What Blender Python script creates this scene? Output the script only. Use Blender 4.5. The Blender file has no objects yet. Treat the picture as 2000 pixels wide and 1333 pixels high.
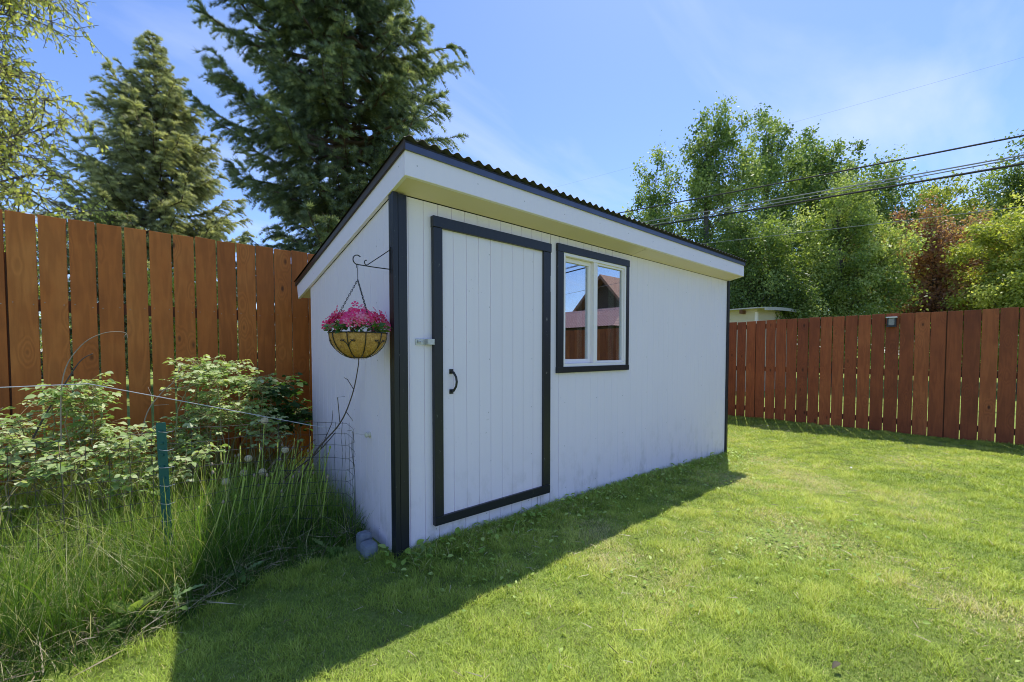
import bpy, math, random
import numpy as np
from mathutils import Vector
random.seed(7)
RS = np.random.RandomState(11)
SC = bpy.context.scene
COL = SC.collection

# ------------------------------------------------------------------ helpers
def tag(o, label=None, cat=None, group=None, kind=None):
    if label: o['label'] = label
    if cat: o['category'] = cat
    if group: o['group'] = group
    if kind: o['kind'] = kind
    return o

def empty(name, loc, label=None, cat=None, group=None, rz=0.0):
    o = bpy.data.objects.new(name, None); COL.objects.link(o)
    o.location = loc; o.rotation_euler = (0, 0, rz); o.empty_display_size = 0.1
    return tag(o, label, cat, group)

class MB:
    """collects shapes (world coordinates), builds one mesh object"""
    def __init__(s): s.v = []; s.f = []
    def add(s, v, f):
        n = len(s.v); s.v += [tuple(p) for p in v]; s.f += [tuple(i + n for i in q) for q in f]; return s
    def box(s, x0, x1, y0, y1, z0, z1):
        return s.add([(x0,y0,z0),(x1,y0,z0),(x1,y1,z0),(x0,y1,z0),(x0,y0,z1),(x1,y0,z1),(x1,y1,z1),(x0,y1,z1)],
                     [(0,3,2,1),(4,5,6,7),(0,1,5,4),(1,2,6,5),(2,3,7,6),(3,0,4,7)])
    def slab(s, poly, axis, a, b):
        """polygon in the plane normal to axis, extruded from a to b"""
        n = len(poly)
        def mk(p, t):
            return (t, p[0], p[1]) if axis == 0 else ((p[0], t, p[1]) if axis == 1 else (p[0], p[1], t))
        v = [mk(p, a) for p in poly] + [mk(p, b) for p in poly]
        f = [tuple(range(n))[::-1], tuple(range(n, 2*n))] + [(i, (i+1) % n, n + (i+1) % n, n + i) for i in range(n)]
        return s.add(v, f)
    def tube(s, pts, rad, n=6, cap=True):
        pts = [Vector(p) for p in pts]
        if not hasattr(rad, '__len__'): rad = [rad]*len(pts)
        v = []; f = []
        a = None
        for i, p in enumerate(pts):
            t = (pts[min(i+1, len(pts)-1)] - pts[max(i-1, 0)])
            t = t.normalized() if t.length > 1e-9 else Vector((0,0,1))
            if a is None:
                a = t.cross(Vector((0,0,1)));
                if a.length < .05: a = t.cross(Vector((1,0,0)))
            a = (a - t*a.dot(t)).normalized(); b = t.cross(a)
            for k in range(n):
                w = 2*math.pi*k/n
                v.append(p + (a*math.cos(w) + b*math.sin(w))*rad[i])
        for i in range(len(pts)-1):
            for k in range(n):
                f.append((i*n+k, i*n+(k+1) % n, (i+1)*n+(k+1) % n, (i+1)*n+k))
        if cap:
            f.append(tuple(range(n))[::-1]); f.append(tuple(range((len(pts)-1)*n, len(pts)*n)))
        return s.add(v, f)
    def lathe(s, c, prof, n=20):
        v = []; f = []
        for r, z in prof:
            for k in range(n):
                w = 2*math.pi*k/n; v.append((c[0]+r*math.cos(w), c[1]+r*math.sin(w), c[2]+z))
        for i in range(len(prof)-1):
            for k in range(n): f.append((i*n+k, i*n+(k+1) % n, (i+1)*n+(k+1) % n, (i+1)*n+k))
        return s.add(v, f)
    def build(s, name, mat, parent=None, bevel=0.0, smooth=False):
        m = bpy.data.meshes.new(name)
        off = Vector(parent_world(parent)) if parent else Vector((0,0,0))
        m.from_pydata([tuple(Vector(p) - off) for p in s.v], [], s.f)
        m.validate(); m.update()
        o = bpy.data.objects.new(name, m); COL.objects.link(o)
        if parent: o.parent = parent
        m.materials.append(mat)
        if smooth:
            for p in m.polygons: p.use_smooth = True
        if bevel:
            b = o.modifiers.new('bevel', 'BEVEL'); b.width = bevel; b.segments = 2; b.limit_method = 'ANGLE'
            b.harden_normals = False
        return o

def parent_world(p):
    l = Vector((0,0,0))
    while p is not None: l = l + Vector(p.location); p = p.parent
    return l

def np_mesh(name, V, FS, mat, parent=None, attrs=None, smooth=False):
    """V (N,3); FS list of (M,k) index arrays; attrs {name:(N,)}"""
    m = bpy.data.meshes.new(name)
    V = np.asarray(V, np.float32)
    if parent is not None:
        V = V - np.array(parent_world(parent), np.float32)
    m.vertices.add(len(V)); m.vertices.foreach_set('co', V.ravel())
    loops = np.concatenate([f.ravel() for f in FS]).astype(np.int32)
    sizes = np.concatenate([np.full(len(f), f.shape[1], np.int32) for f in FS])
    starts = np.concatenate([[0], np.cumsum(sizes)[:-1]]).astype(np.int32)
    m.loops.add(len(loops)); m.loops.foreach_set('vertex_index', loops)
    m.polygons.add(len(sizes)); m.polygons.foreach_set('loop_start', starts)
    try: m.polygons.foreach_set('loop_total', sizes)
    except Exception: pass
    if smooth: m.polygons.foreach_set('use_smooth', np.ones(len(sizes), bool))
    for k, a in (attrs or {}).items():
        at = m.attributes.new(k, 'FLOAT', 'POINT'); at.data.foreach_set('value', np.asarray(a, np.float32))
    m.materials.append(mat); m.update(calc_edges=True)
    o = bpy.data.objects.new(name, m); COL.objects.link(o)
    if parent is not None: o.parent = parent
    return o

def unit(a): return a / np.maximum(np.linalg.norm(a, axis=-1, keepdims=True), 1e-9)

def frames(d, roll=None, up=(0,0,1)):
    """rotation matrices whose columns are (side, forward=d, normal)"""
    d = unit(d); u = np.broadcast_to(np.array(up, float), d.shape)
    s = np.cross(d, u); bad = np.linalg.norm(s, axis=1) < 1e-3
    s[bad] = [1,0,0]; s = unit(s); n = np.cross(s, d)
    if roll is not None:
        c = np.cos(roll)[:,None]; q = np.sin(roll)[:,None]
        s, n = s*c + n*q, n*c - s*q
    return np.stack([s, d, n], axis=2)

def scatter(T, TF, pos, R, sc, tint, th=None):
    """instances of template verts T (n,3), faces TF list of (m,k)"""
    N = len(pos); n = len(T)
    sc = np.asarray(sc)
    if sc.ndim == 1: sc = np.repeat(sc[:,None], 3, 1)
    V = np.einsum('nij,nkj->nki', R, T[None]*sc[:,None,:]) + pos[:,None,:]
    FS = [(f[None] + (np.arange(N)*n)[:,None,None]).reshape(-1, f.shape[1]) for f in TF]
    A = {'tint': np.repeat(tint, n)}
    A['h'] = np.tile(th if th is not None else T[:,1], N)
    return V.reshape(-1,3), FS, A

def merge(parts):
    V = []; FS = {}; A = {}; off = 0
    for v, fs, a in parts:
        V.append(v)
        for f in fs: FS.setdefault(f.shape[1], []).append(f + off)
        for k in a: A.setdefault(k, []).append(a[k])
        off += len(v)
    return np.concatenate(V), [np.concatenate(x) for x in FS.values()], {k: np.concatenate(x) for k, x in A.items()}

def tubes(lines, n=4):
    """lines: list of (pts Kx3, radii K) -> verts, quads"""
    V = []; F = []; off = 0
    ang = np.arange(n)*2*np.pi/n
    for P, r in lines:
        P = np.asarray(P, float); r = np.asarray(r, float); K = len(P)
        t = unit(np.gradient(P, axis=0))
        ref = np.array([0,0,1.]) if abs(t[0,2]) < .9 else np.array([1.,0,0])
        a = unit(np.cross(t, ref)); b = np.cross(t, a)
        ring = P[:,None,:] + r[:,None,None]*(a[:,None,:]*np.cos(ang)[None,:,None] + b[:,None,:]*np.sin(ang)[None,:,None])
        V.append(ring.reshape(-1,3))
        i = np.arange(K-1)[:,None]*n; k = np.arange(n)[None,:]; k2 = (k+1) % n
        F.append((np.stack([i+k, i+k2, i+n+k2, i+n+k], axis=2).reshape(-1,4)) + off); off += K*n
    return np.concatenate(V), [np.concatenate(F)]

# ------------------------------------------------------------------ materials
def mat(name, f):
    m = bpy.data.materials.new(name); m.use_nodes = True
    nt = m.node_tree; nt.nodes.clear()
    out = nt.nodes.new('ShaderNodeOutputMaterial')
    class G: pass
    g = G(); g.nt = nt; g.out = out
    def N(t, **kw):
        n = nt.nodes.new(t)
        for k, v in kw.items():
            if k.startswith('i_'):
                key = k[2:]; key = int(key) if key.isdigit() else key.replace('_', ' ')
                n.inputs[key].default_value = v
            else: setattr(n, k, v)
        return n
    g.N = N; g.L = lambda a, b: nt.links.new(a, b)
    def noise(scale, detail=4, rough=.55, vec=None, dist=0):
        n = N('ShaderNodeTexNoise', i_Scale=scale, i_Detail=detail, i_Roughness=rough, i_Distortion=dist)
        if vec: g.L(vec, n.inputs['Vector'])
        return n.outputs['Fac']
    g.noise = noise
    def coord(sx=1, sy=1, sz=1, kind='Object'):
        c = N('ShaderNodeTexCoord'); mp = N('ShaderNodeMapping'); mp.inputs['Scale'].default_value = (sx, sy, sz)
        g.L(c.outputs[kind], mp.inputs['Vector']); return mp.outputs['Vector']
    g.coord = coord
    def ramp(fac, stops):
        r = N('ShaderNodeValToRGB'); e = r.color_ramp.elements
        while len(e) < len(stops): e.new(.5)
        for i, (p, c) in enumerate(stops):
            e[i].position = p; e[i].color = (*c, 1) if len(c) == 3 else c
        g.L(fac, r.inputs['Fac']); return r.outputs['Color']
    g.ramp = ramp
    def mix(fac, a, b, mode='MIX'):
        x = N('ShaderNodeMix', data_type='RGBA', blend_type=mode)
        for s, v in ((x.inputs[0], fac), (x.inputs[6], a), (x.inputs[7], b)):
            if hasattr(v, 'links'): g.L(v, s)
            else: s.default_value = v if not isinstance(v, tuple) else ((*v, 1) if len(v) == 3 else v)
        return x.outputs[2]
    g.mix = mix
    def math_(op, a, b=0.0, clamp=False):
        x = N('ShaderNodeMath', operation=op, use_clamp=clamp)
        for s, v in ((x.inputs[0], a), (x.inputs[1], b)):
            if hasattr(v, 'links'): g.L(v, s)
            else: s.default_value = v
        return x.outputs[0]
    g.math = math_
    def attr(nm):
        return N('ShaderNodeAttribute', attribute_name=nm).outputs['Fac']
    g.attr = attr
    def surf(color, rough=.6, bump=None, bstr=.3, bdist=.002, metallic=0, spec=.4):
        b = N('ShaderNodeBsdfPrincipled')
        b.inputs['Specular IOR Level'].default_value = spec; b.inputs['Metallic'].default_value = metallic
        for s, v in ((b.inputs['Base Color'], color), (b.inputs['Roughness'], rough)):
            if hasattr(v, 'links'): g.L(v, s)
            else: s.default_value = (*v, 1) if isinstance(v, tuple) and len(v) == 3 else v
        if bump is not None:
            bp = N('ShaderNodeBump', i_Strength=bstr, i_Distance=bdist); g.L(bump, bp.inputs['Height'])
            g.L(bp.outputs[0], b.inputs['Normal'])
        return b.outputs[0]
    g.surf = surf
    f(g); return m

def leafy(name, stops, trans=.45, tcol=1.6, rough=.5, spec=.35, patch=None, base_dark=None, upn=.2):
    """leaf material: colour from per-leaf tint, light passes through"""
    def f(g):
        t = g.attr('tint')
        c = g.ramp(t, stops)
        if patch:   # large patches of another colour in space
            sc, col, lo, hi = patch
            n = g.noise(sc, 4, .6, g.coord())
            k = g.N('ShaderNodeMapRange', i_1=lo, i_2=hi); g.L(n, k.inputs[0])
            c = g.mix(k.outputs[0], c, col)
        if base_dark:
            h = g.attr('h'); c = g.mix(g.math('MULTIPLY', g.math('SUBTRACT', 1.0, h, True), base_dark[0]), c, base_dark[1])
        b = g.N('ShaderNodeBsdfPrincipled'); b.inputs['Roughness'].default_value = rough; b.inputs['Specular IOR Level'].default_value = spec
        g.L(c, b.inputs['Base Color']); s = b.outputs[0]
        tr = g.N('ShaderNodeBsdfTranslucent')
        if upn:   # thin blades and leaves scatter like a volume: lean the shading normal toward the sky
            ge = g.N('ShaderNodeNewGeometry'); sg = g.N('ShaderNodeSeparateXYZ'); g.L(ge.outputs['Normal'], sg.inputs[0])
            vm = g.N('ShaderNodeMix', data_type='VECTOR', i_0=upn); g.L(ge.outputs['Normal'], vm.inputs[4]); vm.inputs[5].default_value = (0,0,1)
            nn = g.N('ShaderNodeVectorMath', operation='NORMALIZE'); g.L(vm.outputs[1], nn.inputs[0]); g.L(nn.outputs[0], b.inputs['Normal'])
        c2 = g.mix(1.0, c, (tcol, tcol*1.02, tcol*.42), 'MULTIPLY')
        g.L(c2, tr.inputs['Color'])
        mx = g.N('ShaderNodeMixShader', i_0=trans); g.L(s, mx.inputs[1]); g.L(tr.outputs[0], mx.inputs[2])
        g.L(mx.outputs[0], g.out.inputs[0])
    return mat(name, f)

def plain(name, col, rough=.5, metallic=0, spec=.4, var=.15, scale=8, bstr=.15):
    def f(g):
        n = g.noise(scale, 5, .6, g.coord())
        c = g.mix(n, tuple(x*(1-var) for x in col), tuple(min(1, x*(1+var)) for x in col))
        g.L(g.surf(c, rough, bump=g.noise(scale*12, 3, .6, g.coord()), bstr=bstr, bdist=.001, metallic=metallic, spec=spec), g.out.inputs[0])
    return mat(name, f)

def siding_f(tone, dirt=1.0):
    def f(g):
        v = g.coord(1,1,1)
        streak = g.noise(1.0, 5, .6, g.coord(38, 38, 1.3))
        fine = g.noise(1.0, 6, .7, g.coord(160, 160, 8))
        big = g.noise(1.3, 3, .5, v)
        c = g.mix(big, tuple(x*.93 for x in tone), tone)
        c = g.mix(g.math('MULTIPLY', streak, .22), c, tuple(x*.8 for x in tone))
        # soil low on the wall, scuffs
        sep = g.N('ShaderNodeSeparateXYZ'); g.L(g.N('ShaderNodeNewGeometry').outputs['Position'], sep.inputs[0])
        low = g.N('ShaderNodeMapRange', i_1=.55, i_2=-.12); g.L(sep.outputs[2], low.inputs[0])
        sc = g.ramp(g.noise(7, 7, .7, g.coord(1,1,.6)), [(.5,(0,0,0)),(.72,(1,1,1))])
        m = g.math('MULTIPLY', g.math('MULTIPLY', low.outputs[0], sc), .55*dirt)
        c = g.mix(m, c, (.33,.29,.24))
        sp = g.ramp(g.noise(55, 3, .5, v), [(.68,(0,0,0)),(.74,(1,1,1))])
        sp2 = g.ramp(g.noise(4, 3, .5, v), [(.5,(0,0,0)),(.65,(1,1,1))])
        c = g.mix(g.math('MULTIPLY', g.math('MULTIPLY', sp, sp2), .35*dirt), c, (.3,.28,.25))
        sp_ = g.N('ShaderNodeSeparateXYZ'); g.L(v, sp_.inputs[0])
        ss = g.math('ADD', sp_.outputs[0], sp_.outputs[1])
        jx = g.math('MULTIPLY', g.math('SUBTRACT', g.noise(3.1, 1, .5, v), .5), .05)
        fx = g.math('SUBTRACT', g.math('MODULO', g.math('ADD', g.math('ADD', ss, jx), 4.0), .4064), .2032)
        fz = g.math('SUBTRACT', g.math('MODULO', g.math('ADD', g.math('ADD', sp_.outputs[2], jx), 4.03), .36), .18)
        dd = g.math('SQRT', g.math('ADD', g.math('MULTIPLY', fx, fx), g.math('MULTIPLY', fz, fz)))
        nail = g.math('MULTIPLY', g.math('LESS_THAN', dd, .0042), .55)
        c = g.mix(nail, c, (.25,.24,.24))
        g.L(g.surf(c, .62, bump=g.math('ADD', fine, g.math('MULTIPLY', streak, .8)), bstr=.35, bdist=.0018, spec=.3), g.out.inputs[0])
    return f

M = {}
M['siding'] = mat('siding', siding_f((.93,.83,.915), 1.1))
M['fascia'] = mat('fascia', siding_f((.94,.84,.95), .5))
M['soffit'] = plain('soffit', (.80,.66,.58), .7, var=.06, scale=3)
def trimf(g):
    grain = g.noise(1.0, 5, .65, g.coord(60,60,3))
    chips = g.ramp(g.noise(42, 6, .7, g.coord(1,1,.5)), [(.655,(0,0,0)),(.70,(1,1,1))])
    c = g.mix(grain, (.012,.013,.018), (.024,.025,.032))
    c = g.mix(g.math('MULTIPLY', chips, .75), c, (.28,.27,.25))
    g.L(g.surf(c, .36, bump=grain, bstr=.35, bdist=.002, spec=.4), g.out.inputs[0])
M['trim'] = mat('navy_black_trim', trimf)
M['drip'] = plain('drip_metal', (.08,.09,.15), .35, metallic=.3, spec=.5, var=.3, scale=14)
M['brown_metal'] = plain('brown_metal', (.05,.032,.022), .42, metallic=.2, var=.3, scale=9)
M['roof'] = plain('roof_metal', (.022,.020,.019), .5, metallic=.2, var=.4, scale=5)
M['vinyl'] = plain('white_vinyl', (.92,.83,.84), .35, var=.04, scale=6, bstr=.03)
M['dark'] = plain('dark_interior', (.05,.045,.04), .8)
M['black_iron'] = plain('black_iron', (.016,.016,.017), .4, spec=.5)
M['steel'] = plain('zinc_steel', (.5,.5,.5), .35, metallic=.85, var=.3, scale=60)
M['rust'] = plain('rusted_hinge', (.42,.36,.27), .7, var=.5, scale=70)
M['hinge_white'] = plain('painted_hinge', (.7,.7,.7), .5, var=.15, scale=80)
M['crack'] = plain('dark_gap', (.03,.028,.026), .9)
M['stone'] = plain('blue_grey_block', (.20,.225,.26), .8, var=.45, scale=18, bstr=.8)
M['wire'] = plain('galvanised_wire', (.06,.06,.06), .5, metallic=.5, var=.4, scale=30)
M['white_wire'] = plain('pale_wire', (.5,.49,.5), .5, var=.15, scale=30)
M['post_green'] = plain('green_post_paint', (.012,.105,.085), .4, var=.35, scale=18)
M['cane'] = plain('dead_cane', (.36,.28,.20), .8, var=.4, scale=25)
M['darkcane'] = plain('dark_cane', (.10,.075,.06), .8, var=.4, scale=25)
M['bark_spruce'] = plain('spruce_bark', (.12,.08,.055), .9, var=.4, scale=9, bstr=.9)
M['bark'] = plain('bark', (.13,.11,.09), .9, var=.4, scale=9, bstr=.8)
M['cable'] = plain('black_cable', (.03,.03,.035), .6)
M['cable_grey'] = plain('grey_cable', (.30,.30,.31), .6)
M['cream'] = plain('cream_siding', (.66,.58,.44), .6, var=.06, scale=4)
M['roof_pale'] = plain('pale_metal_roof', (.5,.48,.45), .5, var=.1, scale=4)
M['knob'] = plain('plastic_insulator', (.65,.62,.5), .5)
M['lamp_black'] = plain('lamp_plastic', (.02,.02,.022), .35, spec=.5)
M['lamp_top'] = plain('lamp_solar_top', (.75,.75,.73), .3)
def glowglass(g):
    g.L(g.surf((.22,.22,.2), .15, spec=.6), g.out.inputs[0])
M['lamp_lens'] = mat('lamp_lens', glowglass)

def fencef(c0, c1, c2):
    def f(g):
        ri = g.N('ShaderNodeNewGeometry').outputs['Random Per Island']
        c = g.N('ShaderNodeTexCoord').outputs['Object']
        off = g.N('ShaderNodeCombineXYZ'); g.L(g.math('MULTIPLY', ri, 37.0), off.inputs[0]); g.L(g.math('MULTIPLY', ri, 91.0), off.inputs[2])
        av = g.N('ShaderNodeVectorMath', operation='ADD'); g.L(c, av.inputs[0]); g.L(off.outputs[0], av.inputs[1])
        def mp(x, y, z):
            m_ = g.N('ShaderNodeMapping'); m_.inputs['Scale'].default_value = (x, y, z); g.L(av.outputs[0], m_.inputs['Vector']); return m_.outputs['Vector']
        # knots: sparse cells, rings distort the grain around them
        vor = g.N('ShaderNodeTexVoronoi', i_Scale=1.0, i_Randomness=1.0); g.L(mp(7,7,3.2), vor.inputs['Vector'])
        dist = vor.outputs['Distance']
        knot = g.ramp(dist, [(.05,(1,1,1)),(.13,(0,0,0))])
        halo = g.ramp(dist, [(.0,(1,1,1)),(.42,(0,0,0))])
        keep = g.N('ShaderNodeSeparateColor'); g.L(vor.outputs['Color'], keep.inputs[0])
        kp = g.math('GREATER_THAN', keep.outputs[0], .42)
        knot = g.math('MULTIPLY', knot, kp); halo = g.math('MULTIPLY', halo, kp)
        wv = g.noise(1.0, 3, .5, mp(9,9,1.1))
        ringsrc = g.math('ADD', g.math('MULTIPLY', wv, 16.0), g.math('MULTIPLY', halo, 9.0))
        rings = g.math('ADD', g.math('MULTIPLY', g.math('SINE', g.math('MULTIPLY', ringsrc, 2.2)), .5), .5)
        fine = g.noise(1.0, 6, .7, mp(190,190,5))
        blot = g.noise(2.2, 4, .6, mp(1.3,1.3,.6))
        blot2 = g.noise(5.5, 4, .6, mp(1,1,.7))
        k = g.math('ADD', g.math('MULTIPLY', ri, .34), g.math('ADD', g.math('MULTIPLY', blot, .45), g.math('MULTIPLY', blot2, .45)))
        k = g.math('SUBTRACT', k, .08)
        col = g.ramp(k, [(.15,c0),(.55,c1),(.95,c2)])
        col = g.mix(g.math('MULTIPLY', rings, .24), col, tuple(x*.5 for x in c0))
        col = g.mix(g.math('MULTIPLY', fine, .25), col, tuple(x*.6 for x in c1))
        col = g.mix(g.math('MULTIPLY', knot, .8), col, (.035,.016,.010))
        bm = g.math('ADD', g.math('MULTIPLY', rings, .6), g.math('ADD', fine, g.math('MULTIPLY', knot, -.8)))
        g.L(g.surf(col, .55, bump=bm, bstr=.4, bdist=.0025, spec=.2), g.out.inputs[0])
    return f
M['fence_l'] = mat('orange_stained_wood', fencef((.28,.078,.018), (.54,.160,.032), (.72,.27,.065)))
M['fence_r'] = mat('red_brown_stained_wood', fencef((.15,.042,.022), (.36,.100,.036), (.58,.195,.065)))
M['rail'] = plain('rail_wood', (.16,.065,.03), .7, var=.3, scale=6)
M['screw'] = plain('screw_head', (.35,.33,.3), .4, metallic=.7)

def glassf(g):
    gl = g.N('ShaderNodeBsdfGlossy', i_Roughness=.012); gl.inputs['Color'].default_value = (.92,.95,1,1)
    tr = g.N('ShaderNodeBsdfTransparent'); tr.inputs['Color'].default_value = (.75,.8,.78,1)
    mx = g.N('ShaderNodeMixShader', i_0=.46)
    g.L(tr.outputs[0], mx.inputs[1]); g.L(gl.outputs[0], mx.inputs[2]); g.L(mx.outputs[0], g.out.inputs[0])
M['glass'] = mat('window_glass', glassf)

# ------------------------------------------------------------------ terrain
def ground_z(x, y):
    x = np.asarray(x, float); y = np.asarray(y, float)
    z = -.125*np.exp(-((x-4.7)/1.7)**2)*np.exp(-((y-.2)/1.6)**2)
    z = z + .045/(1+np.exp(-np.clip(x-6.4,-8,8)*3))
    z = z + .012*np.sin(x*1.7+1)*np.cos(y*1.9) * np.exp(-(x**2+y**2)/120)
    z = z + np.where(x > 9, .0, 0)
    return z

def ground():
    s = np.linspace(-1, 1, 161)
    gx = 2.5 + np.sinh(s*5.2)/np.sinh(5.2)*260; gy = 0 + np.sinh(s*5.2)/np.sinh(5.2)*260
    X, Y = np.meshgrid(gx, gy); Z = ground_z(X, Y)
    V = np.stack([X, Y, Z], 2).reshape(-1,3); n = len(s)
    i = np.arange(n-1)[:,None]*n + np.arange(n-1)[None,:]
    F = np.stack([i, i+1, i+n+1, i+n], 2).reshape(-1,4)
    def f(g):
        v = g.coord()
        a = g.noise(60, 6, .75, v); b = g.noise(1.1, 4, .6, v); c = g.noise(9, 5, .7, v)
        col = g.ramp(a, [(.3,(.14,.18,.04)),(.6,(.32,.42,.09)),(.8,(.48,.52,.18))])
        col = g.mix(g.ramp(b, [(.48,(0,0,0)),(.72,(.8,.8,.8))]), col, (.16,.17,.055))
        col = g.mix(g.math('MULTIPLY', g.ramp(c, [(.5,(0,0,0)),(.7,(1,1,1))]), .5), col, (.10,.085,.045))
        g.L(g.surf(col, .95, bump=a, bstr=.8, bdist=.02, spec=.1), g.out.inputs[0])
    o = np_mesh('ground', V, [F], mat('ground_soil_and_turf', f), smooth=True)
    tag(o, kind='structure')
ground()

# ------------------------------------------------------------------ shed
L_, W_, HS, SL, OV, FH = 4.635, 1.696, 2.1624, .2103, .188, .1366
shed = empty('shed', (0,0,0), 'white painted lean-to shed with black trim, one door and a sliding window', 'shed')
def front(s, z, d): return (s, d, z)          # along x, depth +y inside
def side(s, z, d): return (d, s, z)           # along y, depth +x inside
def grooved(mb, mp, s0, s1, zb, ztop, flip, pitch=.1016, phase=0.0, gw=.007, gd=.007, d0=0.0):
    """profile wall with V grooves from s0 to s1; zb, ztop functions of s"""
    ks = []
    g = phase
    while g < s0 + gw: g += pitch
    prof = [(s0, d0)]
    while g < s1 - gw:
        prof += [(g-gw/2, d0), (g-gw/4, d0+gd), (g+gw/4, d0+gd), (g+gw/2, d0)]; g += pitch
    prof.append((s1, d0))
    v = []; 
    for s, d in prof: v.append(mp(s, zb(s), d)); v.append(mp(s, ztop(s), d))
    f = []
    for i in range(len(prof)-1):
        q = (2*i, 2*i+2, 2*i+3, 2*i+1); f.append(q if not flip else q[::-1])
    mb.add(v, f)
w = MB(); ZB = -.28
cst = lambda c: (lambda s: c)
wx0, wx1, wz0, wz1 = 1.437, 2.320, 1.118, 2.047      # window opening
PH = .086
grooved(w, front, 0, wx0, cst(ZB), cst(HS), False, phase=PH, gw=.0045, gd=.005)
grooved(w, front, wx1, L_, cst(ZB), cst(HS), False, phase=PH, gw=.0045, gd=.0017)
grooved(w, front, wx0, wx1, cst(ZB), cst(wz0), False, phase=PH, gw=.0045, gd=.0017)
grooved(w, front, wx0, wx1, cst(wz1), cst(HS), False, phase=PH)
w.build('front_wall', M['siding'], shed)
w = MB(); grooved(w, side, 0, W_, cst(ZB), lambda s: HS - SL*s, True, phase=.055, gw=.0045, gd=.003)
w.build('side_wall', M['siding'], shed)
w = MB(); grooved(w, lambda s, z, d: (L_-d, s, z), 0, W_, cst(ZB), lambda s: HS - SL*s, False, phase=.055)
w.build('side_wall', M['siding'], shed)
w = MB(); grooved(w, lambda s, z, d: (s, W_-d, z), 0, L_, cst(ZB), cst(HS-SL*W_), True, phase=.04)
w.build('rear_wall', M['siding'], shed)
lin = MB()      # box seen through the glass: the unlit room's darkness is put into its colour
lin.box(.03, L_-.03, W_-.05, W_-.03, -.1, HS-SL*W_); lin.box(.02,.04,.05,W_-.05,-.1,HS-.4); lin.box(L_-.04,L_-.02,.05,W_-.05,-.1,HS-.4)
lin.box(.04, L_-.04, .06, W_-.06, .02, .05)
lin.build('dark_room_box', M['dark'], shed)
# corner trims
c = MB(); c.box(-.021, .010, -.026, .0, -.12, HS+.001); c.box(.0125, .067, -.023, -.0005, -.12, HS-.002)
c.box(-.0215, -.0005, .0005, .034, -.06, HS-.006)
c.build('corner_post', M['trim'], shed, bevel=.0025)
c = MB(); c.box(L_-.028, L_+.018, -.022, -.0005, -.2, HS-.002); c.box(L_+.0005, L_+.0175, .0005, .035, -.2, HS-.01)
c.build('corner_post', M['trim'], shed, bevel=.002)
# eaves
yf = -OV; XL, XR = -.026, L_ + .012
zt = lambda y: HS - SL*y + FH
zs = lambda y: HS - SL*y
yb = W_ + .327
b = MB(); b.slab([(yf, zs(yf)), (yf+.02, zs(yf)-.004), (yf+.02, zt(yf)), (yf, zt(yf))], 0, XL, XR)
b.build('fascia', M['fascia'], shed, bevel=.0015)
for x0, x1 in ((XL-.001, XL+.021), (XR-.021, XR+.001)):
    b = MB(); b.slab([(yf+.0215, zs(yf+.0215)), (yb-.025, zs(yb-.025)), (yb+.012, zt(yb+.012)-.004), (yf+.0215, zt(yf+.0215)-.001)], 0, x0, x1)
    b.build('rake_board', M['fascia'], shed, bevel=.0015)
b = MB(); b.slab([(yf+.021, zs(yf+.021)+.006), (-.001, zs(0)+.006), (-.001, zs(0)+.016), (yf+.021, zs(yf+.021)+.016)], 0, XL+.022, 2.42)
b.slab([(yf+.021, zs(yf+.021)+.004), (-.001, zs(0)+.004), (-.001, zs(0)+.014), (yf+.021, zs(yf+.021)+.014)], 0, 2.423, XR-.022)
b.slab([(W_+.001, zs(W_)+.004), (yb-.05, zs(yb-.05)+.004), (yb-.05, zs(yb-.05)+.014), (W_+.001, zs(W_)+.014)], 0, XL+.022, XR-.022)
b.build('soffit', M['soffit'], shed)
# metal drip edge at the front, brown rake caps
b = MB(); b.slab([(yf-.012, zt(yf)-.004), (yf+.03, zt(yf)-.002+.001), (yf+.03, zt(yf)+.030), (yf-.010, zt(yf)+.033)], 0, XL-.004, XR+.004)
b.build('drip_edge', M['drip'], shed, bevel=.001)
for x0, x1 in ((XL-.014, XL-.002), (XR+.002, XR+.014)):
    b = MB(); b.slab([(yf-.014, zt(yf)-.006), (yb+.03, zt(yb+.03)-.006), (yb+.035, zt(yb+.03)+.030), (yf-.014, zt(yf)+.046)], 0, x0, x1)
    b.build('rake_trim', M['brown_metal'], shed, bevel=.002)
# corrugated roof sheet
xs = np.arange(XL-.02, XR+.02, .0764/10); ys = [yf-.030, yf+.5, yb*.6, yb+.045]
V = []; nx = len(xs)
for k, y in enumerate(ys):
    z = zt(y) + .054 + .010*np.sin((xs-XL)*2*np.pi/.0764) + .0015*np.sin(xs*2.1)
    for dz in (0,): V.append(np.stack([xs, np.full(nx, y), z+dz], 1))
V = np.concatenate(V); V2 = V.copy(); V2[:,2] -= .004
ii = (np.arange(len(ys)-1)[:,None]*nx + np.arange(nx-1)[None,:]).ravel()
F = np.stack([ii, ii+1, ii+nx+1, ii+nx], 1); n0 = len(V)
e = np.arange(nx-1); Fe = np.stack([e, e+n0, e+1+n0, e+1], 1); q = (len(ys)-1)*nx + e; Fe2 = np.stack([q, q+1, q+1+n0, q+n0], 1)
np_mesh('roof', np.concatenate([V, V2]), [np.concatenate([F, F[:,::-1]+n0, Fe, Fe2])], M['roof'], shed)
# ridge packing above drip edge
b = MB(); b.slab([(yf-.008, zt(yf)+.0335), (yb, zt(yb)+.0235), (yb, zt(yb)+.042), (yf-.008, zt(yf)+.045)], 0, XL-.001, XR+.001)
b.build('roof_deck', M['roof'], shed)
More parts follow.
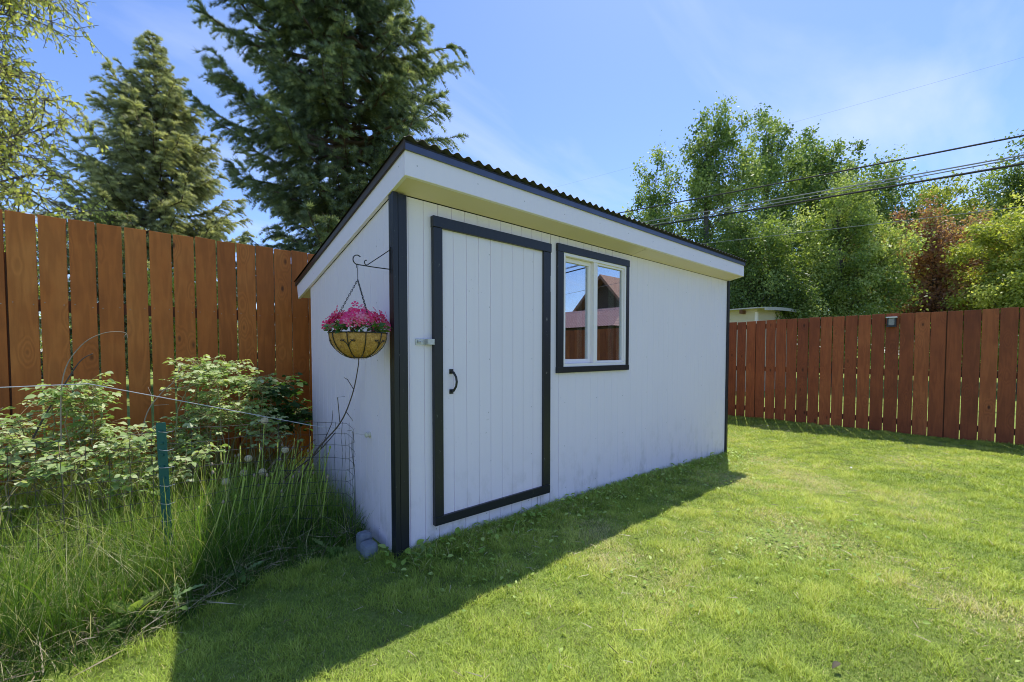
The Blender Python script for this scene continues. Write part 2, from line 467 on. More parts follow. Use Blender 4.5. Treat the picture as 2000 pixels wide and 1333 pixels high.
# door
door = empty('door', (0,0,0)); door.parent = shed
d0, d1, dz0, dz1 = .2407, 1.2769, .1336, 2.0762
b = MB(); grooved(b, lambda s, z, d: (s, d, z), .303, 1.204, cst(.19), cst(2.02), False, phase=.308-.016, d0=-.014, gw=.0045, gd=.005)
b.box(.303, 1.204, -.0005, -.0135+.0095, .19, 2.02)
b.build('panel', M['siding'], door)
b = MB()
b.box(d0-.004, d1+.006, -.036, -.001, 2.012, dz1+.003)
b.box(d0, .3045, -.031, -.001, dz0+.062, 2.0115); b.box(1.2015, d1, -.031, -.001, dz0+.062, 2.0115)
b.slab([(d0, dz0+.008), (d1, dz0-.006), (d1, dz0+.060), (d0, dz0+.0615)], 1, -.033, -.001)
b.build('door_trim', M['trim'], door, bevel=.002)
b = MB()   # pull handle
hx = .372
b.box(hx-.014, hx+.014, -.022, -.015, 1.100, 1.130); b.box(hx-.014, hx+.014, -.022, -.015, .970, 1.000)
b.tube([(hx, -.02, 1.115), (hx+.004, -.040, 1.108), (hx+.012, -.056, 1.080), (hx+.014, -.060, 1.05), (hx+.012, -.056, 1.02), (hx+.004, -.040, .992), (hx, -.02, .985)], [.008,.008,.0075,.008,.0075,.008,.008], 10)
b.build('handle', M['black_iron'], door, bevel=.002, smooth=False)
b = MB(); b.box(.126, .196, -.006, -.0006, 1.283, 1.322); b.box(.196, .240, -.0375, -.0315, 1.285, 1.320); b.box(.192,.198,-.036,-.001,1.285,1.320)
b.box(.140,.166,-.016,-.007,1.294,1.312); b.tube([(.148,-.014,1.303),(.148,-.034,1.303),(.158,-.036,1.303),(.158,-.014,1.303)], .003, 6)
b.build('hasp', M['steel'], door, bevel=.001)
for z0_, z1_, mm in ((1.715, 1.838, 'hinge_white'), (.452, .562, 'rust')):
    b = MB(); b.box(1.2795, 1.304, -.006, -.0006, z0_, z1_); b.tube([(1.281,-.010,z0_),(1.281,-.010,z1_)], .0055, 8)
    for k in range(3): b.lathe((1.296,-.0075,z0_+.02+k*(z1_-z0_-.04)/2), [(.0035,-.001),(.0035,.001)], 6)
    b.build('hinge', M[mm], door)
# sheet joints in the siding
b = MB(); b.box(1.163, 1.1665, -.0012, -.0004, -.12, .131); b.box(1.3075, 1.3095, -.0010, -.0004, -.12, HS-.01)
b.build('siding_joint', M['crack'], shed)
# window
win = empty('window', (0,0,0)); win.parent = shed
ox0, ox1, oz0, oz1 = 1.3694, 2.3598, 1.0702, 2.1049
b = MB(); b.box(ox0-.002, ox1+.002, -.024, -.0008, oz1-.062, oz1); b.box(ox0, wx0+.003, -.022, -.0008, oz0+.050, oz1-.0625)
b.box(wx1-.003, ox1, -.022, -.0008, oz0+.050, oz1-.0625); b.box(ox0-.003, ox1+.003, -.025, -.0008, oz0, oz0+.0495)
b.build('window_trim', M['trim'], win, bevel=.002)
def ring(mb, x0, x1, z0, z1, t, y0, y1):
    mb.box(x0, x1, y0, y1, z1-t, z1); mb.box(x0, x1, y0, y1, z0, z0+t)
    mb.box(x0, x0+t, y0, y1, z0+t, z1-t); mb.box(x1-t, x1, y0, y1, z0+t, z1-t)
b = MB(); ring(b, wx0+.003, wx1-.003, wz0+.001, wz1-.001, .026, -.016, .075)
b.box(1.838, 1.880, -.012, .07, wz0+.027, wz1-.027)
b.build('frame', M['vinyl'], win, bevel=.0015)
b = MB(); ring(b, 1.4665, 1.8375, 1.146, 2.018, .034, .022, .05); b.box(1.4705, 1.4745, .020, .0215, 1.17, 1.99)
b.build('sliding_sash', M['vinyl'], win, bevel=.0015)
b = MB(); ring(b, 1.8805, 2.2905, 1.1455, 2.0195, .018, -.004, .03)
b.build('fixed_sash', M['vinyl'], win, bevel=.0015)
b = MB(); b.box(1.498, 1.806, .036, .040, 1.178, 1.986); b.build('pane', M['glass'], win)
b = MB(); b.box(1.897, 2.274, .012, .016, 1.162, 2.003); b.build('pane', M['glass'], win)
# pale blind edge behind each pane
b = MB(); b.box(1.74, 1.80, .09, .094, 1.15, 2.0); b.box(2.19, 2.27, .09, .094, 1.15, 2.0)
b.build('curtain', plain('grey_curtain', (.5,.5,.48), .8), win)

kn = MB(); kn.lathe((0,0,0), [(.001,0),(.018,0),(.020,.006),(.014,.012),(.014,.018),(.019,.024),(.016,.032),(.001,.034)], 14)
kn.v = [(-z, x+.394, y+.693) for x, y, z in kn.v]
o = kn.build('fence_insulator', M['knob'], None, smooth=True); tag(o, 'small cream plastic wire insulator screwed to the shed side wall', 'insulator')

# bracket with hanging basket
br = empty('plant_bracket', (-.021,.012,1.78), 'black wrought iron wall bracket with scrolled hook on the corner post', 'bracket')
b = MB(); b.box(-.0255, -.0222, .006, .020, 1.700, 1.850); b.build('mounting_plate', M['black_iron'], br)
b = MB()
Yb = .013
hook = [(-.0225, Yb, 1.722), (-.12, Yb, 1.722), (-.205, Yb, 1.724)]
for k in range(0, 11):
    a = -math.pi/2 - k*math.pi*1.25/10; hook.append((-.215 + .024*math.cos(a), Yb, 1.750 + .026*math.sin(a)))
b.tube(hook, .0032, 6)
dg = [(-.0225, Yb, 1.835), (-.10, Yb, 1.775), (-.152, Yb, 1.735)]
for k in range(0, 9):
    a = -math.pi*.3 - k*math.pi*1.25/8; dg.append((-.163 + .0125*math.cos(a), Yb, 1.742 + .0135*math.sin(a)))
b.tube(dg, .0028, 6)
b.build('scroll_arm', M['black_iron'], br, smooth=True)

BX, BY, BZ, BR_ = -.214, .013, 1.345, .150
bask = empty('hanging_basket', (BX,BY,BZ), 'hanging coir-lined wire basket full of pink flowers', 'hanging basket')
prof = [(BR_*math.sin(a)*1.0, -.140*math.cos(a)+.002) for a in np.linspace(.02, math.pi/2, 12)]
b = MB(); b.lathe((BX,BY,BZ), prof + [(BR_*.92,.0),(BR_*.85,-.02),(.01,-.03)], 40)
def coirf(g):
    a = g.noise(45, 8, .75, g.coord(), 1.5); c2 = g.noise(9, 4, .6, g.coord())
    c = g.ramp(a, [(.3,(.30,.14,.035)),(.55,(.68,.38,.12)),(.75,(.85,.55,.22))])
    c = g.mix(g.math('MULTIPLY', c2, .4), c, (.35,.2,.06))
    g.L(g.surf(c, .9, bump=a, bstr=1, bdist=.006, spec=.1), g.out.inputs[0])
o = b.build('coir_liner', mat('coir', coirf), bask, smooth=True)
n = 1500; a_ = RS.uniform(.15,1.5,n); t_ = RS.rand(n)*6.28; nn_ = np.stack([np.sin(a_)*np.cos(t_), np.sin(a_)*np.sin(t_), -np.cos(a_)],1)
fd = unit(np.cross(nn_, RS.randn(n,3)))*.9 + nn_*.28
v, fs, a = scatter(np.array([(-.03,0,0),(.03,0,0),(0,1,0)],float), [np.array([(0,1,2)])], np.array([BX,BY,BZ]) + nn_*np.array([BR_,BR_,.14])*1.0, frames(fd), RS.uniform(.012,.035,n), RS.rand(n))
np_mesh('coir_fibres', v, fs, leafy('coir_fibre', [(0,(.30,.17,.05)),(1,(.72,.52,.22))], .2, 1.1), bask, a)
b = MB()
Rw = BR_*1.02
circ = lambda r, z, n=40: [(BX+r*math.cos(t), BY+r*math.sin(t), BZ+z) for t in np.linspace(0, 2*math.pi, n+1)]
b.tube(circ(Rw, .0), .0032, 6); b.tube(circ(.045, -.1365), .0026, 6)
for k in range(10):
    t = k*2*math.pi/10 + .2
    pts = [(BX+Rw*math.sin(a)*math.cos(t), BY+Rw*math.sin(a)*math.sin(t), BZ-.143*math.cos(a)) for a in np.linspace(.3, math.pi/2, 9)]
    b.tube(pts, .0026, 6)
for k in range(5):       # heart scrolls
    t0 = k*2*math.pi/5 + .2 + .0
    for sgn in (-1, 1):
        pts = []
        for q in np.linspace(0, 1, 18):
            ang = q*math.pi*1.7
            rr = .024*(1-.55*q)
            du = sgn*(.024 - rr*math.cos(ang)*1.0) ; dz = -.058*(1-q)**1.5 - .030 + rr*math.sin(ang)
            t = t0 + du/Rw; a = math.acos(min(1, max(-1, -dz/.143)))
            pts.append((BX+(Rw+.002)*math.sin(a)*math.cos(t), BY+(Rw+.002)*math.sin(a)*math.sin(t), BZ+dz))
        b.tube(pts, .0020, 5)
b.build('wire_frame', M['black_iron'], bask, smooth=True)
top = Vector((BX, BY, 1.640))
for k in range(3):
    t = 2*math.pi*k/3 + 2.75
    p0 = Vector((BX+Rw*math.cos(t), BY+Rw*math.sin(t), BZ+.002)); n = 26; b = MB()
    ax = (top-p0).normalized(); s1 = ax.cross(Vector((0,0,1))).normalized(); s2 = ax.cross(s1)
    for i in range(n):
        c_ = p0.lerp(top, (i+.5)/n); sd = s1 if i % 2 else s2; hl = (top-p0).length/n*.72
        pts = [c_ + ax*hl*math.cos(q) + sd*.0042*math.sin(q) for q in np.linspace(0, 2*math.pi, 9)]
        b.tube(pts, .0013, 4)
    b.build('chain', M['black_iron'], bask)
b = MB(); b.tube([(BX, BY, 1.636), (BX, BY, 1.70), (BX+.003, BY+.002, 1.722), (BX+.001, BY+.002, 1.7285), (BX-.006, BY, 1.726), (BX-.007, BY, 1.705)], .0018, 6); b.build('hook', M['black_iron'], bask)

# flowers: five rounded petals, plus leaves
def petal_flower():
    V = [(0,0,0)]; F = []
    for k in range(5):
        a = k*2*math.pi/5
        def P(r, da, z): return (r*math.cos(a+da), r*math.sin(a+da), z)
        i = len(V); V += [P(.35,-.38,.10), P(.82,-.46,.16), P(1.0,-.2,.10), P(1.0,.2,.10), P(.82,.46,.16), P(.35,.38,.10), P(.6,0,.04)]
        F += [(0,i,i+6),(0,i+6,i+5),(i,i+1,i+6),(i+1,i+2,i+6),(i+2,i+3,i+6),(i+3,i+4,i+6),(i+4,i+5,i+6)]
    return np.array(V, float), [np.array(F)]
FT, FF = petal_flower()
N = 330
th = RS.rand(N)*2*np.pi; rr = np.sqrt(RS.rand(N)); lum = .85+.3*np.sin(th*3+1)
px_ = BX + rr*.178*lum*np.cos(th); py_ = BY + rr*.165*lum*np.sin(th)
hz = BZ + .004 + .092*np.sqrt(np.maximum(0, 1-rr**2)) + RS.rand(N)*.035 + np.where(RS.rand(N) > .93, .03, 0)
pos = np.stack([px_, py_, hz], 1); pos[:,0] = np.minimum(pos[:,0], -.035)
nrm = unit(np.stack([np.cos(th)*rr*1.2, np.sin(th)*rr*1.2 - .3, .7+0*rr], 1) + RS.randn(N,3)*.35)
R = frames(np.cross(nrm, unit(RS.randn(N,3)))); R = np.stack([R[:,:,0], R[:,:,1], nrm], 2); R[:,:,0] = np.cross(R[:,:,1], nrm)
v, fs, a = scatter(FT, FF, pos, R, .0165+.008*RS.rand(N), RS.rand(N), np.linalg.norm(FT[:,:2], axis=1))
def pinkf(g):
    t = g.attr('tint'); h = g.attr('h')
    c = g.ramp(t, [(0,(.92,.03,.14)),(.3,(.94,.07,.25)),(.6,(.96,.14,.36)),(.85,(.98,.34,.46)),(1,(.86,.03,.07))])
    c = g.mix(g.ramp(h, [(.10,(1,1,1)),(.30,(0,0,0))]), c, (.9,.75,.6))
    s = g.surf(c, .6, spec=.2); tr = g.N('ShaderNodeBsdfTranslucent'); g.L(c, tr.inputs['Color'])
    mx = g.N('ShaderNodeMixShader', i_0=.4); g.L(s, mx.inputs[1]); g.L(tr.outputs[0], mx.inputs[2]); g.L(mx.outputs[0], g.out.inputs[0])
np_mesh('flowers', v, fs, mat('pink_petals', pinkf), bask, a)
# generic pointed oval leaf, folded on the midrib: y forward 0..1
def leaf_tpl(w=.45, fold=.12, curl=.15, lobes=0):
    ts = np.array([0,.15,.38,.62,.84,1.0]); ws = np.array([0,.62,1.0,.86,.42,0])*w/2
    if lobes:
        ts = np.linspace(0,1,lobes*2+2); ws = w/2*np.sin(np.pi*np.clip(ts*.9+.08,0,1))**.8
        ws = ws*np.where(np.arange(len(ts)) % 2 == 1, 1.0, .45); ws[0] = .03*w; ws[-1] = 0
    V = []; F4 = []; F3 = []
    for t, q in zip(ts, ws):
        z = -curl*t*t
        V += [(-q, t, z+fold*q/(w/2+1e-6)*w), (0, t, z), (q, t, z+fold*q/(w/2+1e-6)*w)]
    for i in range(len(ts)-1):
        a_ = i*3; F4 += [(a_, a_+1, a_+4, a_+3), (a_+1, a_+2, a_+5, a_+4)]
    return np.array(V, float), [np.array(F4)]
LT, LF = leaf_tpl()
LB, LBF = leaf_tpl(.62, .14, .25)
DIA = np.array([(0,0,0),(.3,.45,.06),(0,1,-.05),(-.3,.45,.06)], float); DIF = [np.array([(0,1,2),(0,2,3)])]
M['basket_leaf'] = leafy('basket_leaf', [(0,(.05,.13,.03)),(.6,(.11,.24,.06)),(1,(.25,.36,.12))], .3)
N = 170; th = RS.rand(N)*2*np.pi; rr = .6+.45*RS.rand(N)
pos = np.stack([BX+rr*.145*np.cos(th), BY+rr*.145*np.sin(th), BZ+.008+.04*RS.rand(N)], 1)
d = np.stack([np.cos(th), np.sin(th), RS.rand(N)*1.2-.35], 1) + RS.randn(N,3)*.3
v, fs, a = scatter(LB, LBF, pos, frames(d, RS.randn(N)*.5), .026+.018*RS.rand(N), RS.rand(N)); np_mesh('leaves', v, fs, M['basket_leaf'], bask, a)

# grey blocks at the corner
for k, (cx_, cy_, cz_, sx, sy, sz, lb) in enumerate(((-.115,.150,.015,.052,.055,.072,'blue-grey block lying against the shed corner post, the nearer of two'),
                                  (-.100,.262,.035,.050,.050,.072,'blue-grey block half hidden behind the nearer block under the side wall'))):
    b = MB(); st = [(-1,-1),(1,-.9),(.95,1),(-.9,.95)]
    b.slab([(cx_+sx*p*.9, cy_+sy*q_) for p, q_ in st], 2, cz_-.08, cz_+sz)
    o = b.build('concrete_block', M['stone'], None, bevel=.024); tag(o, lb, 'block', 'grey blocks at the shed corner')

# ------------------------------------------------------------------ fences
def fence_left():
    root = empty('wooden_fence', (-1,2.375,0), 'tall orange-stained board fence running left of the shed behind the weeds', 'fence')
    sl = .01137; yf_ = lambda x: 2.375 + sl*(x+1)
    b = MB(); s = MB(); x = -1.711 - .1565*26; i = 0
    while x < 7.1:
        gap = .016 if x < -1.2 else (.012 if x < -.5 else .007)
        gap *= random.uniform(.75, 1.25); gap2 = gap/2
        x0 = x + gap2; x1 = x + .1565 - gap2*random.uniform(.8,1.2); y = yf_(x); t = random.uniform(-.002,.002)
        zt_ = 2.263 + random.uniform(-.006,.006); dz = random.uniform(-.004,.004)
        b.add([(x0,y+t,-.03),(x1,y+t,-.03),(x1,y+.019,-.03),(x0,y+.019,-.03),(x0,y+t,zt_+dz),(x1,y+t,zt_-dz),(x1,y+.019,zt_-dz),(x0,y+.019,zt_+dz)],
              [(0,3,2,1),(4,5,6,7),(0,1,5,4),(1,2,6,5),(2,3,7,6),(3,0,4,7)])
        if -2.4 < x < .3:
            for zz in (1.60,):
                for xx in (x0+.022, x1-.022):
                    zq = zz + random.uniform(-.012,.012)
                    s = MB(); s.add([(xx+.0035*math.cos(q), y-.0022, zq+.0035*math.sin(q)) for q in np.linspace(0,2*math.pi,7)[:-1]], [(0,1,2,3,4,5)]); s.build('screw', M['screw'], root)
        x += .1565; i += 1
    b.build('board_panel', M['fence_l'], root, bevel=.0018)
    for z0_ in (.35, 1.545, ):
        r = MB(); r.add([(-5.8,yf_(-5.8)+.021,z0_),(7.2,yf_(7.2)+.021,z0_),(7.2,yf_(7.2)+.059,z0_),(-5.8,yf_(-5.8)+.059,z0_),
                         (-5.8,yf_(-5.8)+.021,z0_+.089),(7.2,yf_(7.2)+.021,z0_+.089),(7.2,yf_(7.2)+.059,z0_+.089),(-5.8,yf_(-5.8)+.059,z0_+.089)],
                        [(0,3,2,1),(4,5,6,7),(0,1,5,4),(1,2,6,5),(2,3,7,6),(3,0,4,7)]); r.build('rail', M['rail'], root)
    for px in (-4.33, -1.897, .55, 2.99, 5.4):
        r = MB(); y = yf_(px)+.0225; r.box(px-.045, px+.045, y, y+.09, -.1, 1.96); r.build('post', M['rail'], root)
fence_left()
def fence_right():
    root = empty('wooden_fence', (7.28,0,0), 'red-brown board fence across the far right end of the lawn', 'fence')
    xf = lambda y: 7.262 - .0258*y
    b = MB(); y = -1.052 - .1605*60
    while y < 2.25:
        gap = .0115*random.uniform(.5,1.4)
        if random.random() < .14: gap = .002
        y0 = y+gap/2; y1 = y+.1605-gap/2; x = xf(y); dx = random.uniform(-.002,.002)
        zt_ = 1.8106+random.uniform(-.006,.006) - (.012 if y > .55 else 0)
        b.box(x+dx, x+.019, y0, y1, -.05, zt_); y += .1605
    b.build('board_panel', M['fence_r'], root, bevel=.0018)
    for z0_ in (.16, .893, 1.66):
        r = MB(); r.add([(xf(2.2)+.021,2.2,z0_),(xf(-10)+.021,-10,z0_),(xf(-10)+.059,-10,z0_),(xf(2.2)+.059,2.2,z0_),
                         (xf(2.2)+.021,2.2,z0_+.085),(xf(-10)+.021,-10,z0_+.085),(xf(-10)+.059,-10,z0_+.085),(xf(2.2)+.059,2.2,z0_+.085)],
                        [(0,1,2,3),(4,7,6,5),(0,4,5,1),(1,5,6,2),(2,6,7,3),(3,7,4,0)]); r.build('rail', M['rail'], root)
    for py in (1.95, .56, -1.87, -4.3, -6.7, -9.1):
        r = MB(); r.box(xf(py)+.0225, xf(py)+.11, py-.045, py+.045, -.1, 1.76); r.build('post', M['rail'], root)
fence_right()
lx = 7.262+.0258*1.29
lamp = empty('solar_light', (lx,-1.288,1.68), 'small black solar light with a pale top fixed high on the right fence', 'solar light')
b = MB(); b.box(lx-.02, lx-.0005, -1.340, -1.236, 1.615, 1.745); b.slab([(-1.344,1.612),(-1.232,1.612),(-1.238,1.632),(-1.338,1.632)], 0, lx-.075, lx-.021)
b.box(lx-.07, lx-.021, -1.340, -1.326, 1.632, 1.742); b.box(lx-.07, lx-.021, -1.250, -1.236, 1.632, 1.742); b.build('housing', M['lamp_black'], lamp, bevel=.002)
b = MB(); b.box(lx-.06, lx-.0215, -1.3255, -1.2505, 1.633, 1.742); b.build('lens', M['lamp_lens'], lamp, bevel=.006)
b = MB(); b.box(lx-.085, lx-.0006, -1.350, -1.226, 1.7455, 1.762); b.build('cap', M['lamp_top'], lamp, bevel=.003)

# ------------------------------------------------------------------ wires over the yard
def cable(pts, r, name, lb, m, sag=.15):
    (y0, z0_), (y1, z1_) = pts; X0 = 14.0
    sl = (z1_-z0_)/(y1-y0); P = []
    for t in np.linspace(0, 1, 40):
        y = 26 - 44*t; z = z0_ + sl*(y-y0)
        z += .0009*((y-y0)*(y-y1)); P.append((X0, y, z))
    b = MB(); b.tube(P, r, 6); o = b.build(name, M[m]); tag(o, lb, 'power line', 'overhead utility lines')
cable(((8.467,7.125),(-2.605,6.147)), .021, 'overhead_cable', 'uppermost of the black cables crossing the right trees', 'cable')
cable(((7.464,6.485),(-2.617,5.709)), .017, 'overhead_cable', 'thin grey cable between the two thick black overhead cables', 'cable_grey')
cable(((7.10,6.29),(-2.617,5.655)), .014, 'overhead_cable', 'thin grey cable hanging just under the other grey one', 'cable_grey')
cable(((6.812,6.215),(-2.622,5.513)), .027, 'overhead_cable', 'thickest and lowest of the black overhead cables', 'cable')
cable(((3.664,5.043),(-1.163,4.658)), .0075, 'overhead_cable', 'faint thin wire low in front of the green treetops', 'cable_grey')
cable(((.333,8.143),(-2.559,7.904)), .0018, 'overhead_cable', 'faint thin wire alone high in the sky at right', 'cable_grey')

# ------------------------------------------------------------------ neighbours
nb = empty('neighbor_building', (12.6,2.3,0), 'low cream-sided outbuilding with pale roof behind the right fence', 'building')
b = MB()
nx0, nx1, ny0, ny1, nh = 12.45, 15.4, 2.32, 6.5, 2.42
k = 0; z = 0.0
while z < nh-.01:
    b.slab([(ny0-.012, z), (ny0, z), (ny0, z+.16), (ny0+.000, z+.16)], 0, nx0, nx1)
    b.slab([(nx0-.012, z), (nx0, z), (nx0, z+.16), (nx0-.001, z+.16)], 1, ny0, ny1); z += .16
b.box(nx0+.001, nx1, ny0+.001, ny1, 0, nh)
b.build('wall', M['cream'], nb)
b = MB(); b.box(nx0-.02, nx0+.06, ny0-.022, ny0+.05, 0, nh); b.build('corner_board', M['vinyl'], nb); b = MB(); b.box(nx1-.05, nx1+.02, ny0-.02, ny0+.05, 0, nh); b.build('corner_board', M['vinyl'], nb)
b = MB(); V_ = []
for t in np.linspace(0,1,9):
    V_.append((nx0-.3+(nx1-nx0+.75)*t, nh+.10+.10*math.sin(t*math.pi*.75)))
poly = V_ + [(x_, z_-.09) for x_, z_ in V_[::-1]]
b.slab(poly, 1, ny0-.35, ny0-.30)
b.build('roof_fascia', M['roof_pale'], nb)
b = MB(); poly = [(x_, z_+.004) for x_, z_ in V_] + [(x_, z_-.02) for x_, z_ in V_[::-1]]; b.slab(poly, 1, ny0-.299, ny1+.3); b.build('roof', M['roof_pale'], nb)
for k in range(4):
    b = MB(); b.box(nx0-.28, nx0-.02, ny0+.3+k*.9, ny0+.38+k*.9, nh-.04, nh+.06); b.build('rafter', M['rail'], nb)

def metal_roof(g):
    w_ = g.N('ShaderNodeTexWave', i_Scale=2.2, bands_direction='Y'); g.L(g.coord(), w_.inputs['Vector'])
    c = g.ramp(w_.outputs['Fac'], [(0,(.12,.06,.05)),(.25,(.28,.15,.13)),(1,(.34,.20,.17))])
    g.L(g.surf(c, .5, spec=.4), g.out.inputs[0])
# red-roofed outbuilding and dark gable house behind the viewer, mirrored in the window
rb = empty('red_roof_outbuilding', (12.5,-9.5,0), 'long outbuilding with ribbed red metal roof beyond the fence, seen mirrored in the window', 'building')
b = MB(); b.box(11.0, 15.0, -16.5, -6.4, 0, 2.15); b.build('wall', M['darkcane'], rb)
b = MB(); b.slab([(-16.9,2.12),(-6.1,2.12),(-7.3,2.78),(-16.2,2.78)][::1], 0, 10.8, 10.85)
b.v = []; b.f = []
b.add([(10.7,-16.9,2.14),(10.7,-6.1,2.14),(13,-7.2,3.02),(13,-16,3.02),(15.3,-6.1,2.14),(15.3,-16.9,2.14)], [(0,1,2,3),(3,2,4,5),(1,4,2),(0,3,5)])
b.build('roof', mat('red_ribbed_metal', metal_roof), rb)
hs = empty('gable_house', (20,-13.5,0), 'dark brown gabled house with reddish roof, mirrored in the right window pane', 'house')
gy, gz = -13.3, 5.9
b = MB(); b.slab([(gy-3.2,0),(gy+2.2,0),(gy+2.2,3.2),(gy,gz-.15),(gy-3.2,2.55)], 0, 20.0, 28.0); b.build('wall', M['darkcane'], hs)
b = MB(); b.slab([(gy,gz),(gy+2.7,2.85),(gy+2.7,2.65),(gy,gz-.22)], 0, 19.4, 28.5); b.slab([(gy,gz),(gy,gz-.22),(gy-3.7,2.05),(gy-3.7,2.25)], 0, 19.4, 28.5)
b.build('roof', mat('red_brown_roof', lambda g: g.L(g.surf(g.ramp(g.noise(12,4,.6,g.coord()), [(.3,(.26,.13,.09)),(.7,(.36,.2,.14))]), .7), g.out.inputs[0])), hs)
wn = MB(); ring_x = lambda y0,y1,z0,z1,t: [wn.box(19.93,19.99,y0,y1,z1-t,z1), wn.box(19.93,19.99,y0,y1,z0,z0+t), wn.box(19.93,19.99,y0,y0+t,z0+t,z1-t), wn.box(19.93,19.99,y1-t,y1,z0+t,z1-t)]
ring_x(gy-.9,gy+.3,2.6,3.9,.09); wn.box(19.94,19.985,gy-.81,gy+.21,3.2,3.27); wf_ = wn.build('window', M['vinyl'], hs)

# ------------------------------------------------------------------ trees
def conifer(name, base, H, prof, nlev, tintmat, label, seed, twig=.52, droop=.18, up=.25, z0=1.2, spr=1.0, trunk_r=.22, lean=0):
    rs = np.random.RandomState(seed)
    root = empty(name, base, label, 'tree', 'conifers behind the left fence')
    base = np.array(base, float)
    zs_ = np.linspace(0, H, 14); tp = np.stack([.12*np.sin(zs_*.5+seed), .1*np.cos(zs_*.4), zs_], 1) + base
    lines = []
    P = []; D = []; S = []; T = []
    for k in range(nlev):
        z = z0 + (H-z0-.25)*(k/(nlev-1))**.92 + rs.uniform(-.2,.2)*min(1,(H-1)/8)
        Lm = prof(z/H)
        nb_ = rs.randint(7, 10) if Lm > .5 else 6
        a0 = rs.rand()*6.28
        for j in range(nb_):
            az = a0 + j*2*np.pi/nb_ + rs.uniform(-.3,.3); Lb = Lm*rs.uniform(.62,1.12)*(1 if rs.rand() > .07 else .45)
            if Lb < .12: Lb = .12
            K = 7; t = np.linspace(0,1,K)
            out = np.array([np.cos(az), np.sin(az), 0]); dr = droop*rs.uniform(.2,1.8); upp = up*rs.uniform(.5,1.5)
            tri = z/H; rise = (.40*tri**2)
            P0 = np.array([np.interp(z, zs_, tp[:,0]), np.interp(z, zs_, tp[:,1]), z+base[2]+rs.uniform(-.16,.16)*(1 if z < H-1 else .2)])
            pts = P0 + out[None]*(Lb*t)[:,None] + np.array([0,0,1.])[None]*(Lb*(-dr*np.sin(t*np.pi*.75) + upp*t**2.2 + rise*t))[:,None]
            pts[1:] += rs.randn(K-1,3)*.03*Lb
            lines.append((pts, np.linspace(.022*Lb+.008, .004, K)))
            nt_ = max(4, int(Lb/.10)); ax = unit(np.gradient(pts, axis=0))
            sidev = np.array([-np.sin(az), np.cos(az), 0])
            for q in range(nt_*2):
                tt = rs.uniform(.16,1.0)**.8; sg = 1 if q % 2 else -1
                p = np.array([np.interp(tt, t, pts[:,c_]) for c_ in range(3)]); f = np.array([np.interp(tt, t, ax[:,c_]) for c_ in range(3)])
                tl = (twig*(1.25-tt)+.12)*min(1.0, Lb*.8+.2)*rs.uniform(.6,1.25)
                d = f*.75 + sidev*sg*rs.uniform(.35,.9) + np.array([0,0,rs.uniform(-.45,.12)])
                d /= np.linalg.norm(d)
                ns = max(4, int(tl/.031))
                u_ = np.linspace(.1,1,ns)
                pp = p + d[None]*(tl*u_)[:,None] - np.array([0,0,1.])[None]*(.45*tl*u_**2)[:,None]
                P.append(pp); D.append(np.repeat(d[None], ns, 0) + rs.randn(ns,3)*.25); S.append(np.full(ns, 1.0)*rs.uniform(.8,1.2,ns)); T.append(np.full(ns, rs.uniform(0,1)*.45 + .25*tt) + rs.uniform(0,.3,ns))
                if q % 3 == 0: lines.append((np.stack([p, p+d*tl]), np.array([.006,.003])))
            # dense sprigs along the branch itself
            ns = int(Lb/.07); tt = rs.uniform(.25,1,ns)
            pp = np.stack([np.interp(tt, t, pts[:,c_]) for c_ in range(3)], 1); f = np.stack([np.interp(tt, t, ax[:,c_]) for c_ in range(3)], 1)
            P.append(pp); D.append(f + rs.randn(ns,3)*.45); S.append(np.ones(ns)); T.append(rs.uniform(0,.9,ns))
    P = np.concatenate(P); D = np.concatenate(D); S = np.concatenate(S)*.088*spr; T = np.clip(np.concatenate(T),0,1)
    # sprig: seven needles-tufts spreading forward
    V = []; F = []
    for ang, el in ((0,.0),(.75,.15),(-.75,.15),(.35,.6),(-.35,.6),(.4,-.45),(-.4,-.45)):
        dx, dy, dz = math.sin(ang)*math.cos(el), math.cos(ang)*math.cos(el), math.sin(el)
        i = len(V); w_ = .085; V += [(-w_*dy, w_*dx, 0), (w_*dy, -w_*dx, 0), (dx, dy, dz*.8)]; F.append((i,i+1,i+2))
    Tm = np.array(V, float)
    v, fs, a = scatter(Tm, [np.array(F)], P, frames(D, rs.randn(len(P))*.8), S*rs.uniform(.75,1.3,len(P)), T)
    np_mesh('crown', v, fs, tintmat, root, a)
    lines.append((tp, trunk_r*(1-zs_/H*.95)))
    tv, tf = tubes(lines[:-1], 3); v2, f2 = tubes(lines[-1:], 10)
    np_mesh('trunk', np.concatenate([tv, v2]), [np.concatenate([tf[0], f2[0]+len(tv)])], M['bark_spruce'], root)
    return root
M['spruce_olive'] = leafy('olive_needles', [(0,(.08,.10,.065)),(.45,(.29,.31,.20)),(.8,(.54,.54,.35)),(1,(.72,.70,.47))], .34, 1.5, .6, .2)
M['spruce_blue'] = leafy('dark_green_needles', [(0,(.05,.07,.05)),(.5,(.18,.23,.15)),(.85,(.38,.42,.25)),(1,(.58,.57,.33))], .32, 1.5, .6, .2)
conifer('spruce_tree', (-.86,16.2,0), 11.8, lambda t: 4.35*(1-t)**.88, 38, M['spruce_olive'],
        'olive-green pointed spruce, the shorter of two conifers left of the shed', 3, up=.30, droop=.12, trunk_r=.15, spr=1.15)
conifer('spruce_tree', (3.1,9.95,0), 19.5, lambda t: (2.85 if t > .22 else 3.1)*(1-max(0,t-.5)/.5)**.9*(1.0 + .18*math.sin(t*41)), 58, M['spruce_blue'],
        'very tall dark spruce rising above the shed roof and out of the picture', 5, up=.12, droop=.16, trunk_r=.17, spr=1.15)

